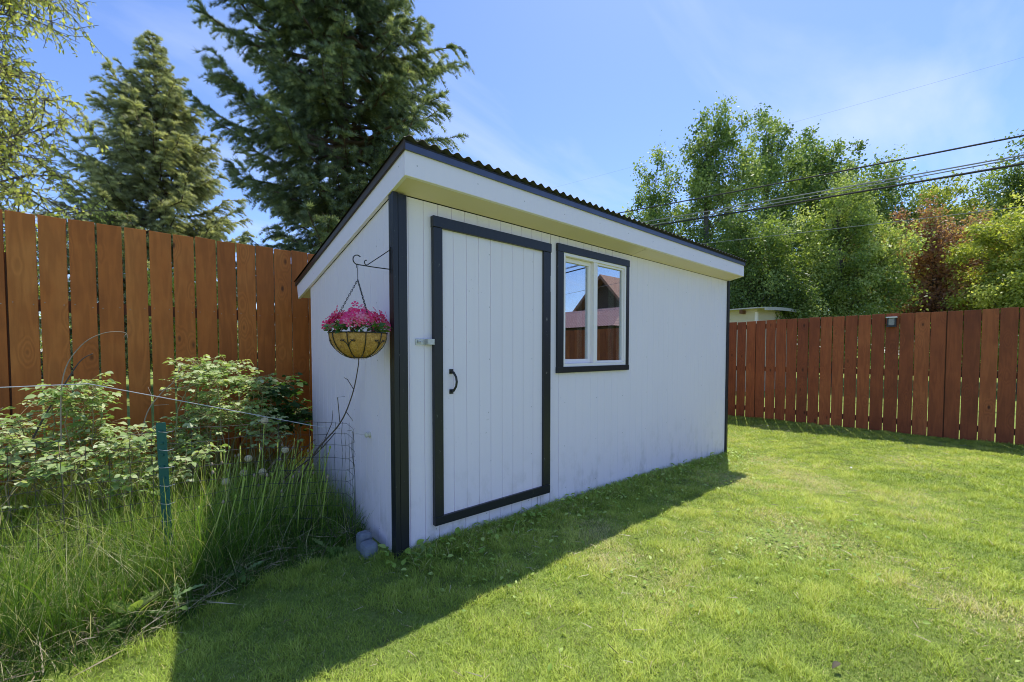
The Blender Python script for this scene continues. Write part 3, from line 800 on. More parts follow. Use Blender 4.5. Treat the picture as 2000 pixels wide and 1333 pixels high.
def broadleaf(name, base, H, blobs, nclus, nleaf, lsize, lmat, label, seed, clus=.42, trunk_r=.14, group='leafy trees beyond the right fence', bark='bark', tall=1.25, tpl=None, down=.3, nlimb=9):
    """blobs: (dx,dy,z,rx,ry,rz) ellipsoids that fill the crown"""
    rs = np.random.RandomState(seed)
    root = empty(name, base, label, 'tree', group); base = np.array(base, float)
    vol = np.array([b_[3]*b_[4]*b_[5] for b_ in blobs]); vol /= vol.sum()
    C_ = []
    for b_, w_ in zip(blobs, vol):
        n = max(3, int(nclus*w_)); d = unit(rs.randn(n,3)); r = rs.uniform(.12,1,n)**.55
        r *= 1 + .16*np.sin(d[:,0]*5+seed)*np.cos(d[:,2]*7) + rs.randn(n)*.06
        C_.append(base + np.array(b_[:3]) + d*r[:,None]*np.array(b_[3:]))
    C_ = np.concatenate(C_)
    # limbs: trunk line then limbs toward clusters
    K = 12; zt_ = np.linspace(0, H*.80, K); tr = base + np.stack([.06*H*np.sin(zt_/H*4+seed)*.4, .05*H*np.cos(zt_/H*5+seed)*.3, zt_], 1)
    lines = [(tr, trunk_r*(1-zt_/H)+.012)]
    for c_ in C_:
        zz = max(.15*H, c_[2]-base[2] - rs.uniform(.5,1.0)*np.linalg.norm((c_-base)[:2])*1.1)
        p0 = np.array([np.interp(zz, zt_, tr[:,k]) for k in range(3)]); m_ = (p0+c_)/2 + np.array([0,0,-.08*np.linalg.norm(c_-p0)]) + rs.randn(3)*.06
        t = np.linspace(0,1,5)[:,None]; pts = (1-t)**2*p0 + 2*t*(1-t)*m_ + t*t*c_
        ln = np.linalg.norm(c_-p0); lines.append((pts, np.linspace(.009+.006*ln, .003, 5)))
    n = int(nleaf*2.15); idx = np.repeat(np.arange(len(C_)), n)
    cl = rs.uniform(.6,1.3,len(C_))[idx]*clus
    off = rs.randn(len(idx),3)*.42; off[:,2] *= tall
    pos = C_[idx] + off*cl[:,None]
    d = rs.randn(len(idx),3)*.8 + off*.4; d[:,2] -= down
    tcl = rs.rand(len(C_))[idx]
    tint = np.clip(.5*tcl + .5*rs.rand(len(idx)), 0, 1)
    T_, F_ = tpl or (DIA, DIF)
    v, fs, a = scatter(T_, F_, pos, frames(d, rs.rand(len(idx))*6.28), 1.0*lsize*rs.uniform(.6,1.3,len(idx)), tint)
    np_mesh('crown', v, fs, lmat, root, a)
    v, f = tubes(lines[1:], 3); v2, f2 = tubes(lines[:1], 9)
    np_mesh('trunk', np.concatenate([v, v2]), [np.concatenate([f[0], f2[0]+len(v)])], M[bark], root)
    return root
G_ = lambda *c: [(0,c[0]),(.5,c[1]),(1,c[2])]
M['lf_green'] = leafy('fresh_green_leaves', [(0,(.035,.065,.018)),(.35,(.13,.21,.05)),(.7,(.33,.41,.12)),(1,(.58,.62,.28))], .36)
M['lf_light'] = leafy('light_green_leaves', [(0,(.05,.09,.02)),(.35,(.21,.29,.07)),(.7,(.48,.54,.19)),(1,(.70,.72,.36))], .42)
M['lf_dark'] = leafy('dark_green_leaves', G_((.08,.13,.035),(.18,.25,.07),(.34,.41,.14)), .45)
M['lf_yellow'] = leafy('yellow_green_leaves', [(0,(.09,.12,.02)),(.35,(.30,.35,.07)),(.7,(.54,.57,.15)),(1,(.76,.75,.28))], .42)
M['lf_red'] = leafy('reddish_brown_leaves', [(0,(.09,.05,.035)),(.35,(.34,.17,.12)),(.68,(.52,.30,.20)),(.78,(.44,.46,.16)),(1,(.60,.62,.24))], .42)
M['lf_birch'] = leafy('yellowish_birch_leaves', G_((.26,.30,.07),(.52,.54,.18),(.76,.72,.36)), .5)

broadleaf('poplar_tree', (16.3,7.85,0), 10.0, [(0,0,8.3,.85,.85,1.7),(0,0,7.0,1.45,1.45,2.2),(.1,0,4.5,1.5,1.5,2)], 110, 70, .12, M['lf_green'], 'slim green tree, leftmost of the trees behind the shed roof', 21, .42)
broadleaf('poplar_tree', (17.2,5.75,0), 12.3, [(-.1,.2,10.4,1.0,1.0,1.9),(.1,-.3,9.2,1.5,1.5,2.0),(0,0,6.8,1.95,1.95,2.6),(0,0,4.0,2,2,2.2)], 220, 75, .12, M['lf_green'], 'tallest leafy tree right of the shed roof, with a loose pointed crown', 22, .44, .2)
broadleaf('poplar_tree', (20.2,4.6,0), 12.8, [(0,.1,11.2,.9,.95,1.6),(0,0,9.0,1.6,1.7,2.2),(0,0,6.0,1.9,1.9,2.6)], 160, 75, .12, M['lf_green'], 'narrow green tree with wispy top beside the tallest leafy tree', 23, .42)
broadleaf('poplar_tree', (22.6,3.3,0), 12.3, [(0,.2,10.4,1.0,1.1,1.4),(.1,-.2,8.8,1.8,1.9,2.1),(0,0,6.0,1.9,1.9,2.6)], 190, 75, .13, M['lf_green'], 'broad green tree behind the crossing cables, with two rounded tops', 24, .46)
broadleaf('poplar_tree', (23.5,1.5,0), 10.9, [(0,0,8.5,1.0,1.1,1.6),(0,0,7.0,1.7,1.8,1.8),(0,0,4.6,1.9,1.9,2.4)], 150, 75, .13, M['lf_green'], 'shorter green tree whose top touches the overhead cables', 25, .46)
broadleaf('birch_tree', (16.5,1.25,0), 7.1, [(0,0,5.8,.8,1.1,1.2),(0,0,4.4,1.3,1.9,1.7),(0,0,2.6,1.4,2.1,1.8)], 260, 110, .085, M['lf_light'], 'light green dense tree just behind the fence, left of the reddish tree', 26, .36, down=.5)
broadleaf('maple_tree', (15.2,3.5,0), 6.2, [(0,0,4.6,1.3,1.5,1.5),(0,0,2.8,1.5,1.9,1.7)], 200, 110, .09, M['lf_dark'], 'dark green shady tree above the cream outbuilding', 27, .40)
broadleaf('plum_tree', (19.0,-1.0,0), 7.0, [(0,.2,4.8,1.2,1.9,1.2),(0,-.2,3.3,1.3,1.9,1.5),(0,0,2.2,1.2,1.6,1.3)], 210, 110, .085, M['lf_red'], 'reddish-brown leaved tree between green trees at the right', 28, .38)
broadleaf('cedar_tree', (23.6,-.7,0), 8.8, [(0,0,7.3,.9,1.0,1.2),(0,.2,6.2,1.7,1.9,1.3),(0,0,5,2,2,1.8)], 200, 95, .10, M['lf_yellow'], 'yellow-green pointed tree rising behind the reddish tree', 29, .42, tall=.8)
broadleaf('maple_tree', (24.5,-3.3,0), 9.2, [(0,0,7.2,1.7,1.9,1.7),(0,-1.2,6.4,1.7,1.7,1.7),(0,.5,4.8,2,2,2)], 240, 95, .12, M['lf_dark'], 'dark round-topped tree at the right edge of the photo', 30, .5, .2)
broadleaf('bushy_cedar', (17.5,-2.95,0), 6.1, [(0,.3,4.7,.9,1.1,1.1),(0,0,3.2,1.3,1.5,1.5),(0,0,1.9,1.4,1.6,1.3)], 220, 110, .085, M['lf_yellow'], 'bright yellow-green layered tree in front of the dark one, far right', 31, .38, tall=.7)
broadleaf('broadleaf_tree', (21,-6.5,0), 9.0, [(0,0,6.6,2.2,2.2,2.2),(0,0,4,2.4,2.4,2)], 200, 90, .12, M['lf_green'], 'green tree standing past the right edge of the picture', 32, .5, .2)
# low hedge growth behind both fences
broadleaf('lilac_bush', (-.2,9.2,0), 3.4, [(0,0,1.9,1.0,.9,1.3)], 60, 90, .07, M['lf_yellow'], 'yellow-green bush glimpsed over the left fence below the spruces', 33, .3, .05, 'bushes behind the left fence')
broadleaf('hedge', (-2,24,0), 3.6, [(-7,0,1.5,5,.8,1.7),(0,0,1.5,5,.8,1.9),(7,0,1.5,5,.8,1.7)], 210, 80, .12, M['lf_yellow'], 'long yellow-green hedge glimpsed through the gaps of the left fence', 50, .5, .05, 'bushes behind the left fence')
broadleaf('hedge', (33,2,0), 3.6, [(0,-9,1.5,.9,5,1.7),(0,0,1.5,.9,5,1.9),(0,9,1.5,.9,5,1.7)], 160, 70, .16, M['lf_light'], 'far green hedge glimpsed through the gaps of the right fence', 51, .6, .05)
# near birch at the top left: explicit limbs, twigs and hanging leaves
def near_tree():
    rs = np.random.RandomState(77)
    base = np.array([-4.3,5.5,0]); root = empty('birch_tree', tuple(base), 'overhanging tree with sparse yellow-green leaves at the top left corner', 'tree')
    lines = [(base + np.array([[0,0,0],[.05,0,1.5],[.0,.05,3],[.1,0,4.5],[.1,.1,6.5]]), np.array([.14,.12,.10,.07,.03]))]
    P = []; D = []; T = []
    def twig(p, d, L, r, depth):
        K = 6; pts = [p]; dd = d/np.linalg.norm(d)
        for k in range(K-1):
            dd = dd + rs.randn(3)*.16 + np.array([0,0,-.05 if depth > 1 else .0]); dd /= np.linalg.norm(dd); pts.append(pts[-1] + dd*L/(K-1))
        pts = np.array(pts); lines.append((pts, np.linspace(r, max(.0022, r*.35), K)))
        if depth < 3:
            n = [0,8,7][depth] if depth else 9
            for j in range(n):
                t = rs.uniform(.25,1); q = np.array([np.interp(t, np.linspace(0,1,K), pts[:,c]) for c in range(3)])
                nd = dd*.8 + rs.randn(3)*.75; twig(q, nd, L*rs.uniform(.35,.6), r*.5, depth+1)
        if depth >= 2:
            n = int(L/.017); t = rs.uniform(.1,1,n)
            q = np.stack([np.interp(t, np.linspace(0,1,K), pts[:,c]) for c in range(3)], 1)
            dv = rs.randn(n,3)*.55 + np.array([.1,0,-.75]); P.append(q); D.append(dv); T.append(np.clip(rs.rand()*.4+rs.rand(n)*.6,0,1))
    for z, a, e, L in ((2.4,-.10,.16,2.0),(2.9,-.35,.12,2.2),(3.2,.10,.22,2.35),(3.5,-.2,.10,2.5),(3.75,-.7,.2,2.2),(4.0,.0,.20,2.55),(4.2,-.3,.35,2.6),(4.6,-.1,.3,2.6),(4.9,-.45,.35,2.4),(5.2,.1,.3,2.3),(5.5,-.2,.5,2.3),(5.9,-.4,.5,2.0),(3.3,.7,.2,1.8),(4.4,.8,.3,2.0),(4.5,-1.6,.3,1.5),(5.0,2.3,.4,1.6),(4.2,-2.6,.3,1.6),(2.6,-.2,.05,2.5),(2.9,.15,.10,2.7),(3.1,-.5,.05,2.5),(3.4,.05,.02,2.8),(2.3,.1,.12,2.4),(5.6,.0,.2,2.6),(6.0,-.1,.1,2.5)):
        p = base + np.array([.05,.03,z]); d = np.array([math.cos(a)*math.cos(e), math.sin(a)*math.cos(e), math.sin(e)])
        twig(p, d, L*.76, .026, 0)
    P = np.concatenate(P); D = np.concatenate(D); T = np.concatenate(T)
    if len(P) > 60000:
        k = rs.permutation(len(P))[:60000]; P, D, T = P[k], D[k], T[k]
    v, fs, a = scatter(LT, LF, P, frames(D, rs.rand(len(P))*6.28), rs.uniform(.030,.062,len(P)), T)
    np_mesh('crown', v, fs, M['lf_birch'], root, a)
    v, f = tubes(lines, 5); np_mesh('trunk', v, f, M['bark'], root)
    print('near tree leaves', len(P))
near_tree()

# ------------------------------------------------------------------ lawn blades
CAM = np.array([-1.0945,-2.3113])
BND = np.array([(-6,-.15),(-2,-.08),(-1.42,-.01),(-1.2,.0),(-1.05,.05),(-.8,.2),(-.55,.28),(-.2,.2),(0,.05)])
def weed_edge(x): return np.interp(x, BND[:,0], BND[:,1])
def blades(pos, h, w, lean, bend, tint, rs, seg=2):
    N = len(pos); phi = rs.rand(N)*2*np.pi; dirv = np.stack([np.cos(phi), np.sin(phi), 0*phi], 1)
    fa = phi + np.pi/2 + rs.randn(N)*.5; sv = np.stack([np.cos(fa), np.sin(fa), 0*fa], 1)
    ts = np.linspace(0,1,seg+1); V = []
    for k, t in enumerate(ts):
        c = pos + dirv*((lean*t + bend*t*t)*h)[:,None]; c[:,2] += h*(t - .35*np.minimum(bend,1.2)*t*t)
        if k < seg:
            q = (w*(1-t*.55)/2)[:,None]*sv; V += [c-q, c+q]
        else: V.append(c)
    n = len(V); V = np.stack(V, 1).reshape(-1,3)
    F4 = [(2*k, 2*k+1, 2*k+3, 2*k+2) for k in range(seg-1)]; F3 = [(2*seg-2, 2*seg-1, 2*seg)]
    o = (np.arange(N)*n)[:,None,None]
    FS = [ (np.array(F3)[None]+o).reshape(-1,3) ]
    if F4: FS.append((np.array(F4)[None]+o).reshape(-1,4))
    hv = np.repeat(ts, 2)[:-1]
    return V, FS, {'tint': np.repeat(tint, n), 'h': np.tile(hv, N)}
def vnoise(x, y, s, seed):
    r = np.random.RandomState(seed); out = 0
    for o_ in range(3):
        G = r.rand(64,64); u = (x*s*2**o_) % 64; v = (y*s*2**o_) % 64
        i = u.astype(int); j = v.astype(int); a = u-i; b_ = v-j; a = a*a*(3-2*a); b_ = b_*b_*(3-2*b_)
        i1 = (i+1) % 64; j1 = (j+1) % 64
        out = out + .5**o_*((G[i,j]*(1-a)+G[i1,j]*a)*(1-b_)+(G[i,j1]*(1-a)+G[i1,j1]*a)*b_)
    return out/1.75
def lawn():
    rs = np.random.RandomState(5)
    def region(x, y):
        inside_shed = (x > -.02) & (x < L_) & (y > -.005) & (y < W_)
        ok = ~inside_shed & (x < 7.28-.0258*y) & ((y < weed_edge(x)) | (x > 0)) & (y < 2.37)
        ok &= ~((x > 0) & (x < 4) & (y > 0))
        return ok
    parts = []
    for x0,x1,y0,y1,den,hw,hh in ((-2.2,2.2,-2.2,.3,30000,.0029,.033),(2.2,4.4,-3.2,0,17000,.0042,.034),(-.6,2.2,-3.4,-2.2,19000,.0034,.034),(4.4,7.3,-4.0,2.37,8500,.0066,.034),
                               (-4.5,-2.2,-4,.1,3500,.007,.04),(-4.5,-.6,-4.5,-2.2,3000,.007,.04),(-.6,4.4,-5.0,-3.4,3000,.008,.04),(4.4,7.3,-8,-4,1500,.011,.04)):
        n = int(den*(x1-x0)*(y1-y0)); x = rs.uniform(x0,x1,n); y = rs.uniform(y0,y1,n)
        k = region(x,y)
        # thin the turf where it is worn
        worn = vnoise(x+9, y+9, 1.1, 3); clump = vnoise(x+3, y+5, 9, 4)
        bare = np.exp(-(((x-2.05)/.28)**2+((y+1.42)/.22)**2))*.75 + np.exp(-(((x-3.9)/.5)**2+((y+1.9)/.2)**2))*.45
        k &= rs.rand(n) > np.clip((worn-.62)*1.6,0,.35)+bare
        x, y, worn, clump = x[k], y[k], worn[k], clump[k]; n = len(x)
        h = hh*rs.uniform(.55,1.35,n)*(.30+1.5*clump**1.6)
        edge = np.exp(-np.maximum(0, -y)/.16)*(x > 0)*(x < L_+.1) + np.exp(-np.abs(weed_edge(x)-y)/.10)*(x < 0)
        h = h*(1+1.4*np.clip(edge,0,1)*rs.rand(n))
        dryn = vnoise(x+31, y+17, 2.6, 14); dry = (rs.rand(n) < .05+.85*np.clip((worn-.46)*3,0,1)*np.clip((dryn-.40)*3.4,0,1) + .7*bare[k])
        mow = .10*np.sin((x*.5+y*.86)*2*np.pi/1.05)
        tint = np.clip(.06 + .42*rs.rand(n) + .5*(worn-.5) + .75*(clump-.42) + mow*.5, 0, .78); tint[dry] = rs.uniform(.80,1,dry.sum()); h[dry] *= .75
        pos = np.stack([x,y,ground_z(x,y)-.003],1)
        parts.append(blades(pos, h, hw*rs.uniform(.6,1.3,n), rs.uniform(0,.45,n), rs.uniform(.1,.95,n), tint, rs))
    n = 26000; x = rs.uniform(.02,L_+.2,n); y = -np.abs(rs.randn(n))*.11 - .008; k = region(x,y) & (rs.rand(n) < .35+.9*vnoise(x+4,y+4,5,19)**2); x, y = x[k], y[k]; n = len(x)
    parts.append(blades(np.stack([x,y,ground_z(x,y)-.003],1), rs.uniform(.03,.10,n)*(.6+.6*vnoise(x,y+3,4,6)), rs.uniform(.003,.0055,n), rs.uniform(0,.7,n), rs.uniform(.1,1.2,n), np.where(rs.rand(n) < .13, rs.uniform(.8,1,n), rs.uniform(0,.6,n)), rs))
    v, fs, a = merge(parts)
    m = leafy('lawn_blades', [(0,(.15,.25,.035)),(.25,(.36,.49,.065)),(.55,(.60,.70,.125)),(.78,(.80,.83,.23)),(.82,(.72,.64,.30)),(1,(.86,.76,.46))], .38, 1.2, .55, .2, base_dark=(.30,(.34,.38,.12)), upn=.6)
    tag(np_mesh('lawn_grass', v, fs, m, None, a), 'short mown green lawn grass with paler dry patches', 'grass', kind='stuff')
    print('lawn verts', len(v))
    # broad little weed leaves (clover, plantain) as ground cover
    n = 26000; x = rs.uniform(-1.6,6.5,n); y = rs.uniform(-3.2,.2,n)
    dens = vnoise(x+2, y+7, 1.7, 8); nearwall = np.exp(-np.maximum(0,-y-.02)/.30)*(x > -.1)*(x < L_+.3)
    spot = np.exp(-(((x-2.0)/.45)**2+((y+1.5)/.3)**2))
    k = region(x,y) & (rs.rand(n) < np.clip((dens-.6)*1.6,0,.3) + .62*nearwall + .8*spot)
    x, y, nw = x[k], y[k], nearwall[k]; n = len(x); phi = rs.rand(n)*6.28
    d = np.stack([np.cos(phi), np.sin(phi), rs.uniform(.0,.9,n)],1)
    pos = np.stack([x,y,ground_z(x,y)+rs.uniform(.004,.032,n)*(1+1.0*nw)],1)
    v, fs, a = scatter(LB, LBF, pos, frames(d, rs.randn(n)*.3), rs.uniform(.012,.030,n)*(1+1.1*nw), rs.rand(n))
    m = leafy('clover_leaves', [(0,(.18,.30,.04)),(.6,(.34,.48,.08)),(1,(.55,.64,.20))], .35)
    tag(np_mesh('lawn_weeds', v, fs, m, None, a), 'low broad-leaved weeds and clover scattered through the lawn', 'weeds', kind='stuff')
    # dry clippings
    n = 5200; x = rs.uniform(-1.2,6.8,n); y = rs.uniform(-3.2,.2,n); k = region(x,y) & (rs.rand(n) < np.clip((vnoise(x+9,y+9,1.1,3)-.35)*1.6,.1,1)); x, y = x[k], y[k]; n = len(x)
    phi = rs.rand(n)*6.28; d = np.stack([np.cos(phi), np.sin(phi), rs.uniform(-.1,.25,n)],1)
    T_ = np.array([(-.03,0,0),(.03,0,0),(.025,.5,.03),(-.025,.5,.03),(0,1,0)]); F_ = [np.array([(0,1,2,3)]), np.array([(3,2,4)])]
    v, fs, a = scatter(T_, F_, np.stack([x,y,ground_z(x,y)+rs.uniform(.012,.036,n)],1), frames(d, rs.randn(n)*.8), rs.uniform(.03,.08,n), rs.rand(n))
    m = leafy('dry_clippings', [(0,(.30,.24,.13)),(1,(.62,.56,.38))], .25, 1.2)
    tag(np_mesh('grass_clippings', v, fs, m, None, a), 'pale dry grass clippings lying on the lawn', 'clippings', kind='stuff')
lawn()
# leaf scraps on the lawn
def scrap(x, y, L, rz, col, label, name='fallen_leaf', cat='leaf'):
    V, F = leaf_tpl(.5, .25, .3); c, s = math.cos(rz), math.sin(rz); z = float(ground_z(x,y))+.034
    V = V*L; V2 = np.stack([V[:,0]*c-V[:,1]*s+x, V[:,0]*s+V[:,1]*c+y, V[:,2]+z],1)
    o = np_mesh(name, V2, F, plain('scrap_'+name, col, .8, var=.2, scale=40)); tag(o, label, cat)
scrap(.915,-1.945,.045,1.2,(.10,.085,.05),'small grey-brown dead leaf lying on the lawn at the bottom right')
scrap(7.04-.45,.10,.05,.3,(.8,.8,.78),'white scrap of litter on the lawn near the far fence',name='litter_scrap',cat='litter')
scrap(4.7,-1.30,.035,2.0,(.8,.8,.76),'tiny white petal on the lawn in front of the right fence',name='fallen_petal',cat='petal')

# ------------------------------------------------------------------ tall weeds
M['tall'] = leafy('tall_grass_blades', [(0,(.045,.10,.015)),(.4,(.15,.27,.035)),(.70,(.34,.46,.08)),(.80,(.44,.48,.13)),(.86,(.58,.52,.3)),(1,(.82,.75,.52))], .42, 1.3, .5, .25, upn=.18)
def tall_grass():
    rs = np.random.RandomState(9); parts = []
    def reg(n, lo=0.0, hi=2.3, x0=-3.4):
        x = rs.uniform(x0,-.03,n); y = rs.uniform(-.25,hi,n); k = (y > weed_edge(x)+lo) & ~((x > -.5) & (y < .62) & (rs.rand(n) < .45)) & ~((x > -.22) & (y < .36)); return x[k], y[k]
    def add(n, h0, h1, w0, w1, l, b, t0, t1, seg=4, lo=0., hi=2.3):
        x, y = reg(n, lo, hi); n = len(x)
        cl = vnoise(x+5, y+2, 3.2, 12); edge = np.clip((y-weed_edge(x))/.25,.35,1)
        hgt = rs.uniform(h0,h1,n)*(.55+.75*cl)*edge*np.where(x > -.55, .82, 1.0)
        pos = np.stack([x,y,ground_z(x,y)-.01],1)
        tn = rs.uniform(t0,t1,n); fr = np.clip((y-weed_edge(x)-.12)/.55,0,1); tn = np.where(tn < .8, tn*(.35+.65*fr), tn)  # shade of the grass front painted into the tint: greens darken towards the edge
        parts.append(blades(pos, hgt, rs.uniform(w0,w1,n), rs.uniform(0,l,n), rs.uniform(.05,b,n), tn, rs, seg))
    add(46000, .14,.46, .0022,.0052, .25, .8, .0,.80)
    add(15000, .10,.26, .004,.009, .6, 1.0, .0,.6, 3)
    add(5200, .25,.60, .0014,.0026, .6, 1.1, .82,1., 5)      # pale dry stalks
    add(2600, .12,.30, .002,.0035, 1.8, 1.6, .85,1., 4)
    add(8500, .35,.68, .0022,.0042, .22, .5, .45,.84, 5, .2)
    v, fs, a = merge(parts)
    tag(np_mesh('tall_grass', v, fs, M['tall'], None, a), 'unmown tall green grass with dry stalks left of the shed', 'grass', kind='stuff')
    # thatch on the ground: flattened straw
    x, y = reg(6500); k = (y < weed_edge(x)+.60) & (rs.rand(len(x)) < .35+.65*np.clip((y-weed_edge(x))/.2,0,1)); x, y = x[k], y[k]; n = len(x); phi = rs.rand(n)*6.28
    d = np.stack([np.cos(phi),np.sin(phi),rs.uniform(-.05,.5,n)],1)
    T_ = np.array([(-.012,0,0),(.012,0,0),(.012,.5,.05),(-.012,.5,.05),(0,1,0)]); F_ = [np.array([(0,1,2,3)]), np.array([(3,2,4)])]
    v, fs, a = scatter(T_, F_, np.stack([x,y,ground_z(x,y)+rs.uniform(.005,.06,n)],1), frames(d, rs.randn(n)), rs.uniform(.08,.22,n), rs.rand(n))
    m = leafy('straw_thatch', [(0,(.16,.12,.08)),(.5,(.36,.29,.18)),(1,(.55,.47,.33))], .15, 1.1)
    tag(np_mesh('straw_thatch', v, fs, m, None, a), 'flattened dry straw lying under the tall grass edge', 'straw', kind='stuff')
tall_grass()

# dandelions
M['stem'] = leafy('dandelion_stem', [(0,(.40,.52,.08)),(1,(.60,.68,.18))], .3, 1.3)
def clockf(g):
    tr = g.N('ShaderNodeBsdfTranslucent'); tr.inputs['Color'].default_value = (.95,.88,.66,1)
    df = g.N('ShaderNodeBsdfDiffuse'); df.inputs['Color'].default_value = (.85,.78,.6,1)
    mx = g.N('ShaderNodeMixShader', i_0=.5); g.L(df.outputs[0], mx.inputs[1]); g.L(tr.outputs[0], mx.inputs[2]); g.L(mx.outputs[0], g.out.inputs[0])
M['clock'] = mat('dandelion_fluff', clockf)
def dandelion(x, y, h, lx_, ly_, clock, label, group, seed):
    rs = np.random.RandomState(seed); z = float(ground_z(x,y))
    root = empty('dandelion', (x,y,z), label, 'dandelion', group)
    t = np.linspace(0,1,8)[:,None]; P = np.array([x,y,z]) + np.array([lx_,ly_,0])*t**1.6 + np.array([0,0,h])*t
    v, f = tubes([(P, np.linspace(.0045,.0030,8))], 6); np_mesh('stem', v, f, M['stem'], root, {'tint': np.full(len(v), rs.rand()), 'h': np.zeros(len(v))}, True)
    c = P[-1]
    if clock:
        n = 300; d = unit(rs.randn(n,3)); R = .023
        T_ = np.array([(-.02,0,0),(.02,0,0),(0,1,0), (0,.9,0),(-.22,1,.0),(.22,1,0),(0,1,.22),(0,1,-.22)]); F_ = [np.array([(0,1,2),(3,4,6),(3,6,5),(3,5,7),(3,7,4)])]
        v, fs, a = scatter(T_, F_, np.repeat(c[None],n,0), frames(d), R*rs.uniform(.85,1.05,n), rs.rand(n)); np_mesh('seed_head', v, fs, M['clock'], root, a)
    else:
        b = MB(); b.lathe(tuple(c), [(.0005,-.004),(.006,-.002),(.0075,.004),(.006,.012),(.003,.018),(.0005,.019)], 8); b.build('bud', M['cane'] if rs.rand() < .5 else M['stem'], root, smooth=True)
    return root
CL = [(-.50,1.02,.76,'dandelion clock highest of all, against the orange fence boards'),(-.377,1.0,.54,'dandelion clock standing alone nearest the shed wall side'),
      (-.60,1.02,.51,'large dandelion clock below the highest one, right of the green post'),(-.737,.98,.385,'dandelion clock lowest and nearest the green post'),
      (-.625,1.06,.405,'dandelion clock just right of the lowest one'),(-.53,.95,.42,'dandelion clock between the low pair and the bare stems')]
for k, (x, y, h, lb) in enumerate(CL): dandelion(x-.03, y+.02, h, .03, -.02, True, lb, 'dandelion clocks in the tall grass', 100+k)
rs = np.random.RandomState(55)
k = 0
while k < 62:
    x = rs.uniform(-.95,-.12); y = rs.uniform(.55,1.35)
    if x > -.25 and y < .8: continue
    dandelion(x, y, rs.uniform(.30,.60), rs.uniform(-.02,.10), rs.uniform(-.10,.03), False, 'bare tall dandelion stem with a spent bud, in the grass by the shed', 'bare dandelion stems by the shed', 200+k); k += 1

# broad-leaved weeds
M['weedleaf'] = leafy('thistle_leaves', [(0,(.10,.19,.05)),(.5,(.18,.29,.09)),(1,(.30,.42,.18))], .35)
M['dockleaf'] = leafy('dock_leaves', [(0,(.07,.15,.025)),(.5,(.14,.25,.04)),(1,(.30,.38,.12))], .45)
def rosette(name, x, y, n, L, lobes, m, label, cat, seed, wid=.4, el=(.3,1.1), stemh=.0, group=None):
    rs = np.random.RandomState(seed); z = float(ground_z(x,y)); root = empty(name, (x,y,z), label, cat, group)
    T_, F_ = leaf_tpl(wid, .10, .30, lobes)
    phi = np.arange(n)*2.4 + rs.rand(n)*.6; e = rs.uniform(el[0],el[1],n)
    d = np.stack([np.cos(phi)*np.cos(e), np.sin(phi)*np.cos(e), np.sin(e)],1)
    hz_ = np.linspace(0,1,n)*stemh
    pos = np.stack([x+.01*np.cos(phi), y+.01*np.sin(phi), z+.01+hz_],1)
    v, fs, a = scatter(T_, F_, pos, frames(d, rs.randn(n)*.35), L*rs.uniform(.65,1.15,n), rs.rand(n)); np_mesh('leaves', v, fs, m, root, a, True)
    if stemh:
        b = MB(); b.tube([(x,y,z-.01),(x+.01,y,z+stemh*.6),(x,y,z+stemh)], [.005,.004,.003], 6); b.build('stem', M['stem'], root)
rosette('dock_plant', -1.17, .20, 9, .125, 0, M['dockleaf'], 'large crinkled dock leaves low in the dark grass at bottom left', 'weed', 301, .42, (.35,1.25), .08)
rosette('thistle_plant', -1.03, .16, 6, .115, 5, M['weedleaf'], 'jagged thistle leaves right of the big dock leaves', 'weed', 302, .34, (.5,1.2), .10)
rosette('sow_thistle', -.74, .33, 9, .13, 4, M['weedleaf'], 'pale jagged-leaved weed at the lawn edge below the green post', 'weed', 303, .42, (.1,1.0), .06)
rosette('dandelion_leaves', -.30, .36, 8, .14, 4, M['dockleaf'], 'bright dandelion leaves near the grey blocks', 'weed', 304, .34, (.1,.9), .03)
rosette('dandelion_leaves', -.45, .80, 10, .24, 5, M['dockleaf'], 'tall green dandelion leaves among the bare stems', 'weed', 305, .26, (.6,1.3), .03)
rosette('dandelion_leaves', -.22, .75, 10, .25, 5, M['dockleaf'], 'tall green dandelion leaves beside the shed side wall', 'weed', 306, .26, (.7,1.35), .03)
rosette('dandelion_leaves', .12, -.12, 8, .10, 4, M['dockleaf'], 'dandelion leaves at the foot of the shed corner post', 'weed', 307, .34, (.1,.9))

